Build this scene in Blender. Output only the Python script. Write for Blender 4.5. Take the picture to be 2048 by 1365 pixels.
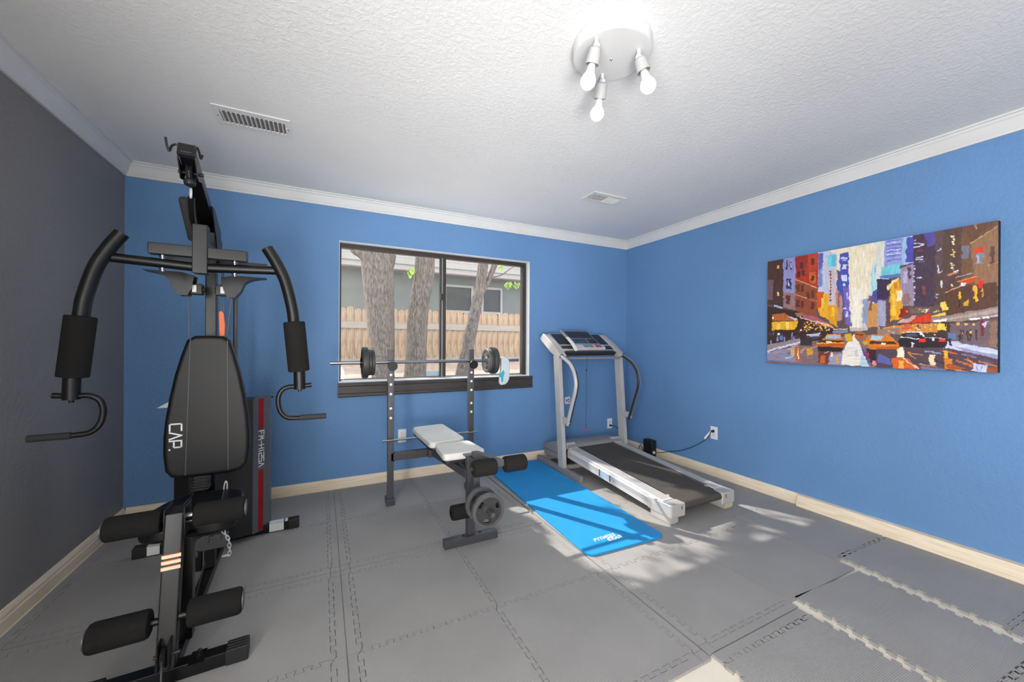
import bpy, bmesh, math, random
import numpy as np
from mathutils import Vector, Matrix
random.seed(7)
for o in list(bpy.data.objects): bpy.data.objects.remove(o)
sc = bpy.context.scene
COL = sc.collection
PI = math.pi

# ------------------------------------------------------------------ camera
cam = bpy.data.cameras.new('camera'); camo = bpy.data.objects.new('camera', cam); COL.objects.link(camo)
cam.sensor_width = 36.0
cam.lens = 767.46 / 2048 * 36.0
cam.shift_y = 4.63 / 2048
cam.clip_start = 0.02
camo.location = (0, 0, 1.2)
camo.rotation_euler = (PI / 2, -0.00502, -0.4605)
sc.camera = camo
# ------------------------------------------------------------------ light
w = bpy.data.worlds.new('world'); sc.world = w; w.use_nodes = True
bgn = w.node_tree.nodes['Background']
bgn.inputs['Color'].default_value = (0.86, 0.93, 1.0, 1); bgn.inputs['Strength'].default_value = 3.1
def lamp(name, kind, loc, energy, color=(1, 1, 1), **kw):
    l = bpy.data.lights.new(name, kind); l.energy = energy; l.color = color
    for k, v in kw.items(): setattr(l, k, v)
    o = bpy.data.objects.new(name, l); COL.objects.link(o); o.location = loc
    return o
SUN_D = Vector((0.55, -1.0, -0.92)).normalized()
sun = lamp('sun', 'SUN', (-3, 9, 8), 6.5, (1.0, 0.95, 0.88), angle=math.radians(0.55))
sun.rotation_euler = SUN_D.to_track_quat('-Z', 'Y').to_euler()
# added fill light in an unseen opening of the charcoal wall, behind the camera
side_fill = lamp('side_fill_light', 'AREA', (-1.24, -.95, 1.35), 120, (1.0, 0.985, 0.97), shape='RECTANGLE', size=1.5, size_y=1.6)
side_fill.rotation_euler = (PI / 2, 0, -PI / 2)
# added unseen fill lamp behind the camera, aimed at far ceiling and back wall
bounce = lamp('ceiling_fill_lamp', 'AREA', (.05, -.75, .6), 10.5, (1.0, 0.985, 0.96), shape='DISK', size=.7, spread=math.radians(64))
bounce.rotation_euler = Vector((.95, 3.4, 1.45)).to_track_quat('-Z', 'Y').to_euler()
sc.view_settings.view_transform = 'Standard'; sc.view_settings.look = 'None'
sc.view_settings.exposure = 0.24; sc.view_settings.gamma = 1.0; sc.view_settings.use_curve_mapping = False

# ------------------------------------------------------------------ materials
def lin(c):
    if isinstance(c, int): c = ((c >> 16) & 255, (c >> 8) & 255, c & 255)
    return tuple((v / 255 / 12.92) if v / 255 <= 0.04045 else ((v / 255 + 0.055) / 1.055) ** 2.4 for v in c)
M = {}
def mat(name, c, rough=0.6, metal=0.0, var=0.06, vscale=8.0, bump=0.0, bscale=200.0, bdist=0.001, spec=0.5, emit=None, coord='Object', stretch=None, detail=3.0, c2=None):
    m = bpy.data.materials.new(name); m.use_nodes = True; nt = m.node_tree; N = nt.nodes; L = nt.links
    b = N['Principled BSDF']; col = lin(c)
    b.inputs['Roughness'].default_value = rough; b.inputs['Metallic'].default_value = metal
    b.inputs['Specular IOR Level'].default_value = spec
    tc = N.new('ShaderNodeTexCoord'); src = tc.outputs[coord]
    if stretch:
        mp = N.new('ShaderNodeMapping'); mp.inputs['Scale'].default_value = stretch; L.new(src, mp.inputs['Vector']); src = mp.outputs['Vector']
    nz = N.new('ShaderNodeTexNoise'); nz.inputs['Scale'].default_value = vscale; nz.inputs['Detail'].default_value = detail
    L.new(src, nz.inputs['Vector'])
    rp = N.new('ShaderNodeValToRGB'); e = rp.color_ramp.elements
    a = tuple(max(0, v * (1 - var)) for v in col); d = tuple(min(1, v * (1 + var)) for v in col)
    if c2 is not None: d = lin(c2); a = col
    e[0].position = 0.3; e[0].color = a + (1,); e[1].position = 0.7; e[1].color = d + (1,)
    L.new(nz.outputs['Fac'], rp.inputs['Fac']); L.new(rp.outputs['Color'], b.inputs['Base Color'])
    if bump:
        n2 = N.new('ShaderNodeTexNoise'); n2.inputs['Scale'].default_value = bscale; n2.inputs['Detail'].default_value = 4
        L.new(src, n2.inputs['Vector'])
        bp = N.new('ShaderNodeBump'); bp.inputs['Strength'].default_value = bump; bp.inputs['Distance'].default_value = bdist
        L.new(n2.outputs['Fac'], bp.inputs['Height']); L.new(bp.outputs['Normal'], b.inputs['Normal'])
    if emit is not None:
        b.inputs['Emission Color'].default_value = lin(c) + (1,); b.inputs['Emission Strength'].default_value = emit
    M[name] = m
    return m
mat('wall_blue', (98, 138, 184), 0.62, var=0.05, vscale=1.5, bump=0.85, bscale=62, bdist=0.004, spec=0.35)
mat('wall_charcoal', (130, 127, 127), 0.55, var=0.05, vscale=1.5, bump=0.85, bscale=62, bdist=0.004, spec=0.4)
mat('wall_plain', (205, 205, 205), 0.8, var=0.03)
mat('stucco_out', (196, 190, 180), 0.9, var=0.05, bump=0.4, bscale=60, bdist=0.01)
mat('white_trim', (210, 210, 210), 0.5, var=0.03, vscale=5)
mat('reveal_white', (222, 224, 230), 0.6, var=0.05, vscale=30, bump=0.3, bscale=120)
mat('raw_wood', (222, 202, 172), 0.65, var=0.1, vscale=6, stretch=(1, 1, 14), bump=0.25, bscale=20, c2=(236, 222, 200))
mat('slab', (224, 214, 198), 0.6, var=0.06, vscale=5, bump=0.2, bscale=40)
mat('dark_board', (58, 53, 51), 0.5, var=0.25, vscale=5, stretch=(1.2, 12, 12), bump=0.35, bscale=14, bdist=0.002)
mat('bronze', (58, 53, 50), 0.45, metal=0.3, var=0.1)
mat('alu', (190, 190, 190), 0.35, metal=0.9, var=0.05)
mat('black_paint', (14, 14, 15), 0.4, var=0.08, vscale=20, spec=0.4)
mat('black_satin', (9, 9, 10), 0.36, var=0.08, vscale=20, spec=0.4)
mat('black_plastic', (24, 24, 25), 0.5, var=0.08)
mat('foam_black', (28, 27, 26), 0.92, var=0.12, vscale=60, bump=0.6, bscale=900, bdist=0.001, spec=0.2)
mat('rubber_grip', (44, 43, 43), 0.75, var=0.1, bump=0.3, bscale=500)
mat('vinyl_black', (11, 11, 12), 0.45, spec=0.35, var=0.08, vscale=14, bump=0.25, bscale=420, bdist=0.0006)
mat('vinyl_white', (206, 203, 198), 0.5, var=0.04, vscale=8, bump=0.2, bscale=300, bdist=0.0006)
mat('vinyl_edge', (104, 102, 100), 0.55, var=0.05)
mat('steel_grey', (88, 88, 90), 0.42, metal=0.35, var=0.08, vscale=15)
mat('bench_frame', (74, 74, 78), 0.4, metal=0.3, var=0.08, vscale=15)
mat('chrome', (150, 150, 153), 0.26, metal=1.0, var=0.05)
mat('chain_silver', (226, 226, 224), 0.3, metal=0.4)
mat('iron_grey', (92, 92, 94), 0.45, metal=0.35, var=0.12, vscale=25, bump=0.3, bscale=1.4)
mat('iron_dark', (62, 61, 60), 0.5, metal=0.3, var=0.12, vscale=25, bump=0.3, bscale=1.4)
mat('letter_white', (236, 236, 236), 0.5, var=0.01)
mat('label_white', (226, 226, 222), 0.55, var=0.03)
mat('red_stripe', (196, 30, 40), 0.45, var=0.04)
mat('panel_grey', (82, 84, 90), 0.45, var=0.04)
mat('stripe_cream', (238, 216, 186), 0.5, var=0.03)
mat('stripe_orange', (214, 120, 70), 0.5, var=0.03)
mat('orange_tag', (226, 104, 40), 0.5, var=0.05)
mat('red_knob', (216, 42, 34), 0.45, var=0.03)
mat('cable_grey', (70, 70, 70), 0.4, metal=0.5)
mat('tread_silver', (188, 184, 180), 0.42, metal=0.25, var=0.05, vscale=10)
mat('tread_hood', (128, 126, 128), 0.5, var=0.05)
mat('tread_rail', (196, 193, 190), 0.45, metal=0.1, var=0.05, vscale=3, stretch=(10, 0.6, 30))
mat('tread_belt', (74, 69, 65), 0.8, var=0.1, vscale=6, bump=0.3, bscale=500, spec=0.25)
mat('tread_black', (40, 40, 44), 0.4, var=0.08)
mat('tread_screen', (52, 70, 88), 0.25, var=0.3, vscale=14)
mat('tread_beige', (186, 178, 140), 0.6)
mat('btn_teal', (60, 150, 150), 0.5); mat('btn_red', (190, 52, 70), 0.5); mat('btn_blue', (70, 120, 170), 0.5); mat('btn_pink', (196, 186, 190), 0.5)
mat('paper_white', (232, 232, 228), 0.7, var=0.02)
mat('sticker_blue', (150, 176, 196), 0.5, var=0.1)
mat('cord_dark', (30, 32, 38), 0.55)
mat('outlet_white', (226, 228, 232), 0.4, var=0.02)
mat('lamp_white', (205, 205, 205), 0.4, var=0.02)
mat('socket_grey', (165, 165, 165), 0.45, var=0.02)
mat('vent_white', (218, 218, 218), 0.5, var=0.03)
mat('vent_dark', (112, 106, 104), 0.8, var=0.1)
mat('canvas_side', (22, 26, 36), 0.7)
mat('pouch_white', (186, 194, 198), 0.35, var=0.05)
mat('pouch_teal', (40, 158, 176), 0.4, var=0.1)
mat('fence_wood', (133, 93, 61), 0.8, var=0.2, vscale=4, stretch=(9, 9, 0.9), bump=0.4, bscale=18, bdist=0.004, c2=(188, 166, 139), detail=6)
mat('fence_rail', (157, 146, 134), 0.8, var=0.1, vscale=4, stretch=(0.8, 6, 6), bump=0.3, bscale=18)
mat('house_wall', (113, 117, 112), 0.9, var=0.05, vscale=4, bump=0.4, bscale=30, bdist=0.01)
mat('house_trim', (153, 148, 143), 0.7, var=0.04)
mat('house_roof', (117, 111, 105), 0.9, var=0.25, vscale=7, bump=0.4, bscale=20)
mat('house_glass', (52, 50, 45), 0.45, var=0.3, vscale=1.5)
mat('reflector_pale', (236, 232, 224), 0.8, var=0.05, vscale=3)
mat('dirt', (148, 128, 113), 0.95, var=0.15, vscale=6, bump=0.5, bscale=20, bdist=0.02)
def bark_mat():
    m = mat('bark', (69, 59, 52), 0.95, var=0.3, vscale=9, stretch=(6, 6, 1.7), c2=(134, 120, 107), detail=8)
    nt = m.node_tree; N = nt.nodes; L = nt.links; b = N['Principled BSDF']
    tc = N['Texture Coordinate']; mp = N.new('ShaderNodeMapping'); mp.inputs['Scale'].default_value = (14, 14, 3.2); L.new(tc.outputs['Object'], mp.inputs['Vector'])
    vo = N.new('ShaderNodeTexVoronoi'); vo.feature = 'DISTANCE_TO_EDGE'; vo.inputs['Scale'].default_value = 1.6
    nz = N.new('ShaderNodeTexNoise'); nz.inputs['Scale'].default_value = 3; nz.inputs['Detail'].default_value = 6; L.new(mp.outputs['Vector'], nz.inputs['Vector'])
    mx = N.new('ShaderNodeMix'); mx.data_type = 'VECTOR'; mx.inputs['Factor'].default_value = 0.35
    L.new(mp.outputs['Vector'], mx.inputs['A']); L.new(nz.outputs['Color'], mx.inputs['B']); L.new(mx.outputs['Result'], vo.inputs['Vector'])
    ad = N.new('ShaderNodeMath'); ad.operation = 'ADD'; L.new(vo.outputs['Distance'], ad.inputs[0]); L.new(nz.outputs['Fac'], ad.inputs[1])
    bp = N.new('ShaderNodeBump'); bp.inputs['Strength'].default_value = 1.0; bp.inputs['Distance'].default_value = 0.03
    L.new(ad.outputs[0], bp.inputs['Height']); L.new(bp.outputs['Normal'], b.inputs['Normal'])
bark_mat()
def leaf_mat():
    m = mat('leaf', (128, 158, 52), 0.5, var=0.3, vscale=3, c2=(176, 200, 84))
    b = m.node_tree.nodes['Principled BSDF']; b.inputs['Transmission Weight'].default_value = 0.0
leaf_mat()
def ceiling_mat():
    m = mat('ceiling_texture', (226, 226, 226), 0.85, var=0.02, vscale=2)
    nt = m.node_tree; N = nt.nodes; L = nt.links; b = N['Principled BSDF']; tc = N['Texture Coordinate']
    n1 = N.new('ShaderNodeTexNoise'); n1.inputs['Scale'].default_value = 48; n1.inputs['Detail'].default_value = 5; n1.inputs['Roughness'].default_value = 0.6; n1.inputs['Distortion'].default_value = 0.7
    L.new(tc.outputs['Object'], n1.inputs['Vector'])
    rp = N.new('ShaderNodeValToRGB'); rp.color_ramp.elements[0].position = 0.42; rp.color_ramp.elements[1].position = 0.62; L.new(n1.outputs['Fac'], rp.inputs['Fac'])
    n3 = N.new('ShaderNodeTexNoise'); n3.inputs['Scale'].default_value = 1.1; L.new(tc.outputs['Object'], n3.inputs['Vector'])
    ml = N.new('ShaderNodeMath'); ml.operation = 'MULTIPLY'; L.new(rp.outputs['Color'], ml.inputs[0]); L.new(n3.outputs['Fac'], ml.inputs[1])
    bp = N.new('ShaderNodeBump'); bp.inputs['Strength'].default_value = 0.4; bp.inputs['Distance'].default_value = 0.005
    L.new(ml.outputs[0], bp.inputs['Height']); L.new(bp.outputs['Normal'], b.inputs['Normal'])
ceiling_mat()
def tile_mat():
    m = mat('foam_tile', (150, 147, 144), 0.62, var=0.06, vscale=3, spec=0.35)
    nt = m.node_tree; N = nt.nodes; L = nt.links; b = N['Principled BSDF']; tc = N['Texture Coordinate']
    mp = N.new('ShaderNodeMapping'); mp.inputs['Rotation'].default_value = (0, 0, 0); L.new(tc.outputs['Object'], mp.inputs['Vector'])
    ws = []
    for d in ('X', 'Y'):
        wv = N.new('ShaderNodeTexWave'); wv.bands_direction = d; wv.inputs['Scale'].default_value = 52; wv.inputs['Distortion'].default_value = 0.6; L.new(mp.outputs['Vector'], wv.inputs['Vector']); ws.append(wv)
    ml = N.new('ShaderNodeMath'); ml.operation = 'MULTIPLY'; L.new(ws[0].outputs['Fac'], ml.inputs[0]); L.new(ws[1].outputs['Fac'], ml.inputs[1])
    bp = N.new('ShaderNodeBump'); bp.inputs['Strength'].default_value = 0.6; bp.inputs['Distance'].default_value = 0.0015
    L.new(ml.outputs[0], bp.inputs['Height']); L.new(bp.outputs['Normal'], b.inputs['Normal'])
tile_mat()
def mat_blue():
    m = mat('mat_blue', (34, 138, 200), 0.6, var=0.05, vscale=6, bump=0.25, bscale=160, bdist=0.001, spec=0.3)
mat_blue()
def glass_mat():
    m = bpy.data.materials.new('window_glass'); m.use_nodes = True; nt = m.node_tree; N = nt.nodes; L = nt.links
    N.remove(N['Principled BSDF']); out = N['Material Output']
    t = N.new('ShaderNodeBsdfTransparent'); g = N.new('ShaderNodeBsdfGlossy'); g.inputs['Roughness'].default_value = 0.02
    lw = N.new('ShaderNodeLayerWeight'); lw.inputs['Blend'].default_value = 0.5
    pw = N.new('ShaderNodeMath'); pw.operation = 'POWER'; L.new(lw.outputs['Facing'], pw.inputs[0]); pw.inputs[1].default_value = 5.0
    ma = N.new('ShaderNodeMath'); ma.operation = 'MULTIPLY_ADD'; L.new(pw.outputs[0], ma.inputs[0]); ma.inputs[1].default_value = 0.9; ma.inputs[2].default_value = 0.035
    mx = N.new('ShaderNodeMixShader'); L.new(ma.outputs[0], mx.inputs['Fac']); L.new(t.outputs['BSDF'], mx.inputs[1]); L.new(g.outputs['BSDF'], mx.inputs[2])
    L.new(mx.outputs['Shader'], out.inputs['Surface']); M['window_glass'] = m
glass_mat()
def emit_mat(name, c, s):
    m = bpy.data.materials.new(name); m.use_nodes = True; nt = m.node_tree; N = nt.nodes
    N.remove(N['Principled BSDF']); e = N.new('ShaderNodeEmission'); e.inputs['Color'].default_value = lin(c) + (1,); e.inputs['Strength'].default_value = s
    nt.links.new(e.outputs['Emission'], N['Material Output'].inputs['Surface']); M[name] = m
emit_mat('bulb_glow', (255, 252, 246), 1.4)

# ------------------------------------------------------------------ mesh helpers
def BM(): return bmesh.new()
def merge(bm, tmp):
    me = bpy.data.meshes.new('t'); tmp.to_mesh(me); tmp.free(); bm.from_mesh(me); bpy.data.meshes.remove(me)
def box(bm, x0, x1, y0, y1, z0, z1, bev=0.0, seg=2, mtx=None):
    t = BM(); bmesh.ops.create_cube(t, size=1)
    for v in t.verts: v.co = Vector(((x0 + x1) / 2 + v.co.x * (x1 - x0), (y0 + y1) / 2 + v.co.y * (y1 - y0), (z0 + z1) / 2 + v.co.z * (z1 - z0)))
    if bev: bmesh.ops.bevel(t, geom=list(t.edges), offset=bev, segments=seg, affect='EDGES', profile=0.5)
    if mtx is not None: t.transform(mtx)
    merge(bm, t); return bm
def frame(d, up=Vector((0, 0, 1))):
    d = Vector(d).normalized(); up = Vector(up)
    if abs(d.dot(up)) > 0.99: up = Vector((0, 1, 0)) if abs(d.y) < 0.9 else Vector((1, 0, 0))
    x = d.cross(up).normalized(); y = x.cross(d).normalized()
    return x, y
def rtube(bm, p0, p1, w, h, bev=0.004, up=(0, 0, 1)):
    p0 = Vector(p0); p1 = Vector(p1); d = p1 - p0; x, y = frame(d, up); L = d.length
    m = Matrix((x, y, d.normalized())).transposed().to_4x4(); m.translation = (p0 + p1) / 2
    return box(bm, -w / 2, w / 2, -h / 2, h / 2, -L / 2, L / 2, bev, 2, m)
def smooth(pts, n=4):
    pts = [Vector(p) for p in pts]; out = []
    for i in range(len(pts) - 1):
        p0 = pts[max(i - 1, 0)]; p1 = pts[i]; p2 = pts[i + 1]; p3 = pts[min(i + 2, len(pts) - 1)]
        for k in range(n):
            t = k / n
            out.append(0.5 * ((2 * p1) + (p2 - p0) * t + (2 * p0 - 5 * p1 + 4 * p2 - p3) * t * t + (3 * p1 - p0 - 3 * p2 + p3) * t ** 3))
    out.append(pts[-1]); return out
def tube(bm, pts, r, seg=12, cap=True, closed=False):
    pts = [Vector(p) for p in pts]; n = len(pts); rs = r if isinstance(r, (list, tuple)) else [r] * n
    rings = []; x = None
    for i, p in enumerate(pts):
        if closed: d = (pts[(i + 1) % n] - pts[i - 1]).normalized()
        else: d = ((pts[min(i + 1, n - 1)] - p).normalized() + (p - pts[max(i - 1, 0)]).normalized()).normalized()
        if x is None: x, y = frame(d)
        else:
            x = (x - d * x.dot(d)).normalized()
        y = d.cross(x).normalized()
        rings.append([bm.verts.new(p + (x * math.cos(2 * PI * k / seg) + y * math.sin(2 * PI * k / seg)) * rs[i]) for k in range(seg)])
    for i in range(n if closed else n - 1):
        a, b = rings[i], rings[(i + 1) % n]
        for k in range(seg): bm.faces.new((a[k], a[(k + 1) % seg], b[(k + 1) % seg], b[k]))
    if cap and not closed: bm.faces.new(rings[0][::-1]); bm.faces.new(rings[-1])
    return bm
def cyl(bm, p0, p1, r, seg=20): return tube(bm, [p0, p1], r, seg)
def roller(bm, p0, p1, r, seg=24, rd=0.012):
    p0 = Vector(p0); p1 = Vector(p1); d = (p1 - p0).normalized()
    return tube(bm, [p0, p0 + d * rd * .3, p0 + d * rd, p1 - d * rd, p1 - d * rd * .3, p1], [r - rd, r - rd * .3, r, r, r - rd * .3, r - rd], seg)
def lathe(bm, prof, o, axis=(0, 0, 1), seg=32):
    o = Vector(o); a = Vector(axis).normalized(); x, y = frame(a)
    rings = []
    for r, t in prof:
        c = o + a * t
        if r < 1e-6: rings.append([bm.verts.new(c)])
        else: rings.append([bm.verts.new(c + (x * math.cos(2 * PI * k / seg) + y * math.sin(2 * PI * k / seg)) * r) for k in range(seg)])
    for A, B in zip(rings, rings[1:]):
        for k in range(seg):
            k2 = (k + 1) % seg
            if len(A) == 1 and len(B) == 1: continue
            if len(A) == 1: bm.faces.new((A[0], B[k2], B[k]))
            elif len(B) == 1: bm.faces.new((A[k], A[k2], B[0]))
            else: bm.faces.new((A[k], A[k2], B[k2], B[k]))
    return bm
def ring(bm, c, R, r, axis=(0, 0, 1), seg=24, s2=8, sx=1.0):
    c = Vector(c); x, y = frame(Vector(axis))
    return tube(bm, [c + x * math.cos(2 * PI * k / seg) * R * sx + y * math.sin(2 * PI * k / seg) * R for k in range(seg)], r, s2, closed=True)
def prism(bm, poly, f, depth_vec, bev=0.0, seg=3):
    """poly: 2d points; f maps (a,b)->Vector; extruded along depth_vec"""
    t = BM(); dv = Vector(depth_vec)
    A = [t.verts.new(f(a, b)) for a, b in poly]; B = [t.verts.new(f(a, b) + dv) for a, b in poly]; n = len(poly)
    fa = t.faces.new(A); fb = t.faces.new(B[::-1])
    for i in range(n): t.faces.new((A[i], B[i], B[(i + 1) % n], A[(i + 1) % n]))
    bmesh.ops.recalc_face_normals(t, faces=list(t.faces))
    if bev:
        es = list(fa.edges) + list(fb.edges)
        bmesh.ops.bevel(t, geom=es, offset=bev, segments=seg, affect='EDGES', profile=0.6, clamp_overlap=True)
    merge(bm, t); return bm
def rounded(pts, r, n=4):
    out = []; N = len(pts)
    for i in range(N):
        p = Vector(pts[i]); a = (Vector(pts[i - 1]) - p); b = (Vector(pts[(i + 1) % N]) - p)
        rr = min(r, a.length * .45, b.length * .45); a = p + a.normalized() * rr; b = p + b.normalized() * rr
        for k in range(n + 1):
            t = k / n; q = a * (1 - t) ** 2 + p * 2 * t * (1 - t) + b * t * t; out.append((q.x, q.y))
    return out
XZ = lambda y: (lambda a, b: Vector((a, y, b)))
YZ = lambda x: (lambda a, b: Vector((x, a, b)))
XY = lambda z: (lambda a, b: Vector((a, b, z)))

def obj(name, bm, m, parent=None, world=False, recalc=True, sharp=35):
    if recalc: bmesh.ops.recalc_face_normals(bm, faces=list(bm.faces))
    if world and parent is not None:
        inv = MW[parent.name].inverted(); bm.transform(inv)
    me = bpy.data.meshes.new(name); bm.to_mesh(me); bm.free()
    me.materials.append(M[m] if isinstance(m, str) else m)
    me.polygons.foreach_set('use_smooth', [True] * len(me.polygons))
    me.set_sharp_from_angle(angle=math.radians(sharp))
    o = bpy.data.objects.new(name, me); COL.objects.link(o)
    if parent is not None: o.parent = parent
    if len(me.polygons) < 9000:
        wn = o.modifiers.new('weighted_normal', 'WEIGHTED_NORMAL'); wn.keep_sharp = True
    return o
MW = {}
def thing(name, label, cat, loc=(0, 0, 0), rz=0.0, group=None):
    o = bpy.data.objects.new(name, None); COL.objects.link(o); o.empty_display_size = 0.05
    o.location = loc; o.rotation_euler = (0, 0, rz); o['label'] = label; o['category'] = cat
    if group: o['group'] = group
    MW[o.name] = Matrix.Translation(loc) @ Matrix.Rotation(rz, 4, 'Z')
    return o
def tag(o, label, cat, group=None):
    o['label'] = label; o['category'] = cat
    if group: o['group'] = group
    return o
def copy_tree(root, loc, label, rz=None):
    r = root.copy(); COL.objects.link(r); r.location = loc; r['label'] = label
    if rz is not None: r.rotation_euler = (0, 0, rz)
    for ch in list(root.children):
        c = ch.copy(); COL.objects.link(c); c.parent = r
        for g in list(ch.children):
            d = g.copy(); COL.objects.link(d); d.parent = c
    return r
def struct(o): o['kind'] = 'structure'; return o
FONT = {  # strokes on a 1 x 1.4 cell
 'C': [[(1, 1.4), (0.12, 1.4), (0, 1.25), (0, .15), (.12, 0), (1, 0)]], 'A': [[(0, 0), (.5, 1.4), (1, 0)]],
 'P': [[(0, 0), (0, 1.4), (.88, 1.4), (1, 1.25), (1, .62), (.88, .5), (.25, .5)]], '.': [[(0, 0), (.16, 0)]],
 'F': [[(0, 0), (0, 1.4), (1, 1.4)], [(0, .75), (.8, .75)]], 'M': [[(0, 0), (.15, 1.4), (.5, .5), (.85, 1.4), (1, 0)]], '-': [[(.1, .7), (.9, .7)]],
 'H': [[(0, 0), (0, 1.4)], [(1, 0), (1, 1.4)], [(0, .7), (1, .7)]], '1': [[(.5, 0), (.5, 1.4)]], '2': [[(0, 1.4), (1, 1.4), (1, .75), (0, .65), (0, 0), (1, 0)]],
 '5': [[(1, 1.4), (0, 1.4), (0, .75), (1, .7), (1, 0), (0, 0)]], 'I': [[(.5, 0), (.5, 1.4)]], 'T': [[(0, 1.4), (1, 1.4)], [(.5, 0), (.5, 1.4)]],
 'N': [[(0, 0), (0, 1.4), (1, 0), (1, 1.4)]], 'E': [[(1, 1.4), (0, 1.4), (0, 0), (1, 0)], [(0, .7), (.8, .7)]], 'S': [[(1, 1.4), (0, 1.4), (0, .7), (1, .7), (1, 0), (0, 0)]],
 'G': [[(1, 1.4), (0, 1.4), (0, 0), (1, 0), (1, .65), (.5, .65)]], 'R': [[(0, 0), (0, 1.4), (1, 1.4), (1, .7), (0, .7)], [(.4, .7), (1, 0)]],
 'L': [[(0, 1.4), (0, 0), (1, 0)]], 'B': [[(0, 0), (0, 1.4), (.9, 1.4), (.9, .75), (0, .75)], [(.9, .75), (1, .6), (1, 0), (0, 0)]],
}
def letters(bm, text, o, ax, ay, size, gap=0.35, wd=0.18, thick=0.0008, shear=0.0, widths=None):
    """strokes lying on plane o + a*ax + b*ay, raised along ax x ay"""
    o = Vector(o); ax = Vector(ax).normalized(); ay = Vector(ay).normalized(); nn = ax.cross(ay).normalized(); cx = 0.0
    for ch in text:
        if ch == ' ': cx += 0.7; continue
        wch = {'.': .2, 'I': .45, '1': .45, '-': .75}.get(ch, 1.0)
        for st in FONT[ch]:
            for a, b in zip(st, st[1:]):
                A = Vector(((cx + (a[0] * wch if ch not in 'I1' else wch / 2) + shear * a[1]) * size, a[1] * size)); B = Vector(((cx + (b[0] * wch if ch not in 'I1' else wch / 2) + shear * b[1]) * size, b[1] * size))
                d = (B - A); ln = d.length
                if ln < 1e-9: continue
                d /= ln; n2 = Vector((-d.y, d.x)) * wd * size / 2; e = d * wd * size / 2
                q = [A - e + n2, B + e + n2, B + e - n2, A - e - n2]
                lo = [bm.verts.new(o + ax * p.x + ay * p.y) for p in q]; hi = [bm.verts.new(o + ax * p.x + ay * p.y + nn * thick) for p in q]
                bm.faces.new(hi)
                for i in range(4): bm.faces.new((lo[i], lo[(i + 1) % 4], hi[(i + 1) % 4], hi[i]))
        cx += wch + gap
    return bm

# ------------------------------------------------------------------ room shell
XL, XR, YB, YR, ZC = -1.18, 3.2, 3.44, -1.9, 2.395
WX0, WX1, WZ0, WZ1 = 0.125, 1.905, 0.868, 2.036
b = BM(); box(b, XL - .15, XR + .15, YR - .15, YB + .14, -0.12, 0.0); floor = struct(obj('floor', b, 'slab'))
b = BM(); box(b, XL - .15, XR + .15, YR - .15, YB + .14, ZC, ZC + .12); struct(obj('ceiling', b, 'ceiling_texture'))
b = BM()
box(b, XL - .15, WX0, YB, YB + .14, -.12, ZC); box(b, WX1, XR + .15, YB, YB + .14, -.12, ZC)
box(b, WX0, WX1, YB, YB + .14, -.12, WZ0); box(b, WX0, WX1, YB, YB + .14, WZ1, ZC); struct(obj('wall_back', b, 'wall_blue'))
b = BM(); box(b, XL - .15, XL, -.18, YB, 0, ZC); box(b, XL - .15, XL, YR - .15, -1.72, 0, ZC); box(b, XL - .15, XL, -1.72, -.18, 0, .52); box(b, XL - .15, XL, -1.72, -.18, 2.18, ZC); struct(obj('wall_left', b, 'wall_charcoal'))  # unseen rear opening, cut for the added side fill light
b = BM(); box(b, XR, XR + .15, YR - .15, YB, 0, ZC); struct(obj('wall_right', b, 'wall_blue'))
b = BM(); box(b, XL, XR, YR - .15, YR, 0, ZC); struct(obj('wall_rear', b, 'wall_plain'))
# crown moulding: cove profile
CR = [(0.0, -.092), (.012, -.092), (.014, -.08), (.022, -.07), (.040, -.03), (.048, -.022), (.05, -.012), (.06, -.01), (.06, 0), (0, 0)]
b = BM(); prism(b, CR, lambda a, c: Vector((XL, YB - a, ZC + c)), (XR - XL, 0, 0)); struct(obj('trim_1', b, 'white_trim', sharp=20))
b = BM(); prism(b, CR, lambda a, c: Vector((XL + a, YR, ZC + c)), (0, YB - YR, 0)); struct(obj('trim_2', b, 'white_trim', sharp=20))
b = BM(); prism(b, CR, lambda a, c: Vector((XR - a, YR, ZC + c)), (0, YB - YR, 0)); struct(obj('trim_3', b, 'white_trim', sharp=20))
# unpainted wood baseboards
BBP = [(0, 0), (.016, 0), (.016, .05), (.013, .055), (.013, .066), (.009, .074), (.004, .086), (0, .088)]
b = BM(); prism(b, BBP, lambda a, c: Vector((XL + .016, YB - a, c)), (XR - XL - .03, 0, 0)); struct(obj('baseboard_back', b, 'raw_wood', sharp=20))
b = BM(); prism(b, BBP, lambda a, c: Vector((XL + a, YR, c)), (0, YB - YR, 0)); struct(obj('baseboard_left', b, 'raw_wood', sharp=20))
b = BM(); prism(b, [(p[0] * 1.6, p[1]) for p in BBP], lambda a, c: Vector((XR - a, 1.60, c)), (0, YB - 1.60, 0))
prism(b, [(0, 0), (.062, 0), (.062, .045), (.056, .05), (.054, .062), (.046, .07), (.036, .088), (.0, .09)], lambda a, c: Vector((XR - a, YR, c)), (0, 1.60 - YR, 0)); struct(obj('baseboard_right', b, 'raw_wood', sharp=20))

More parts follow.
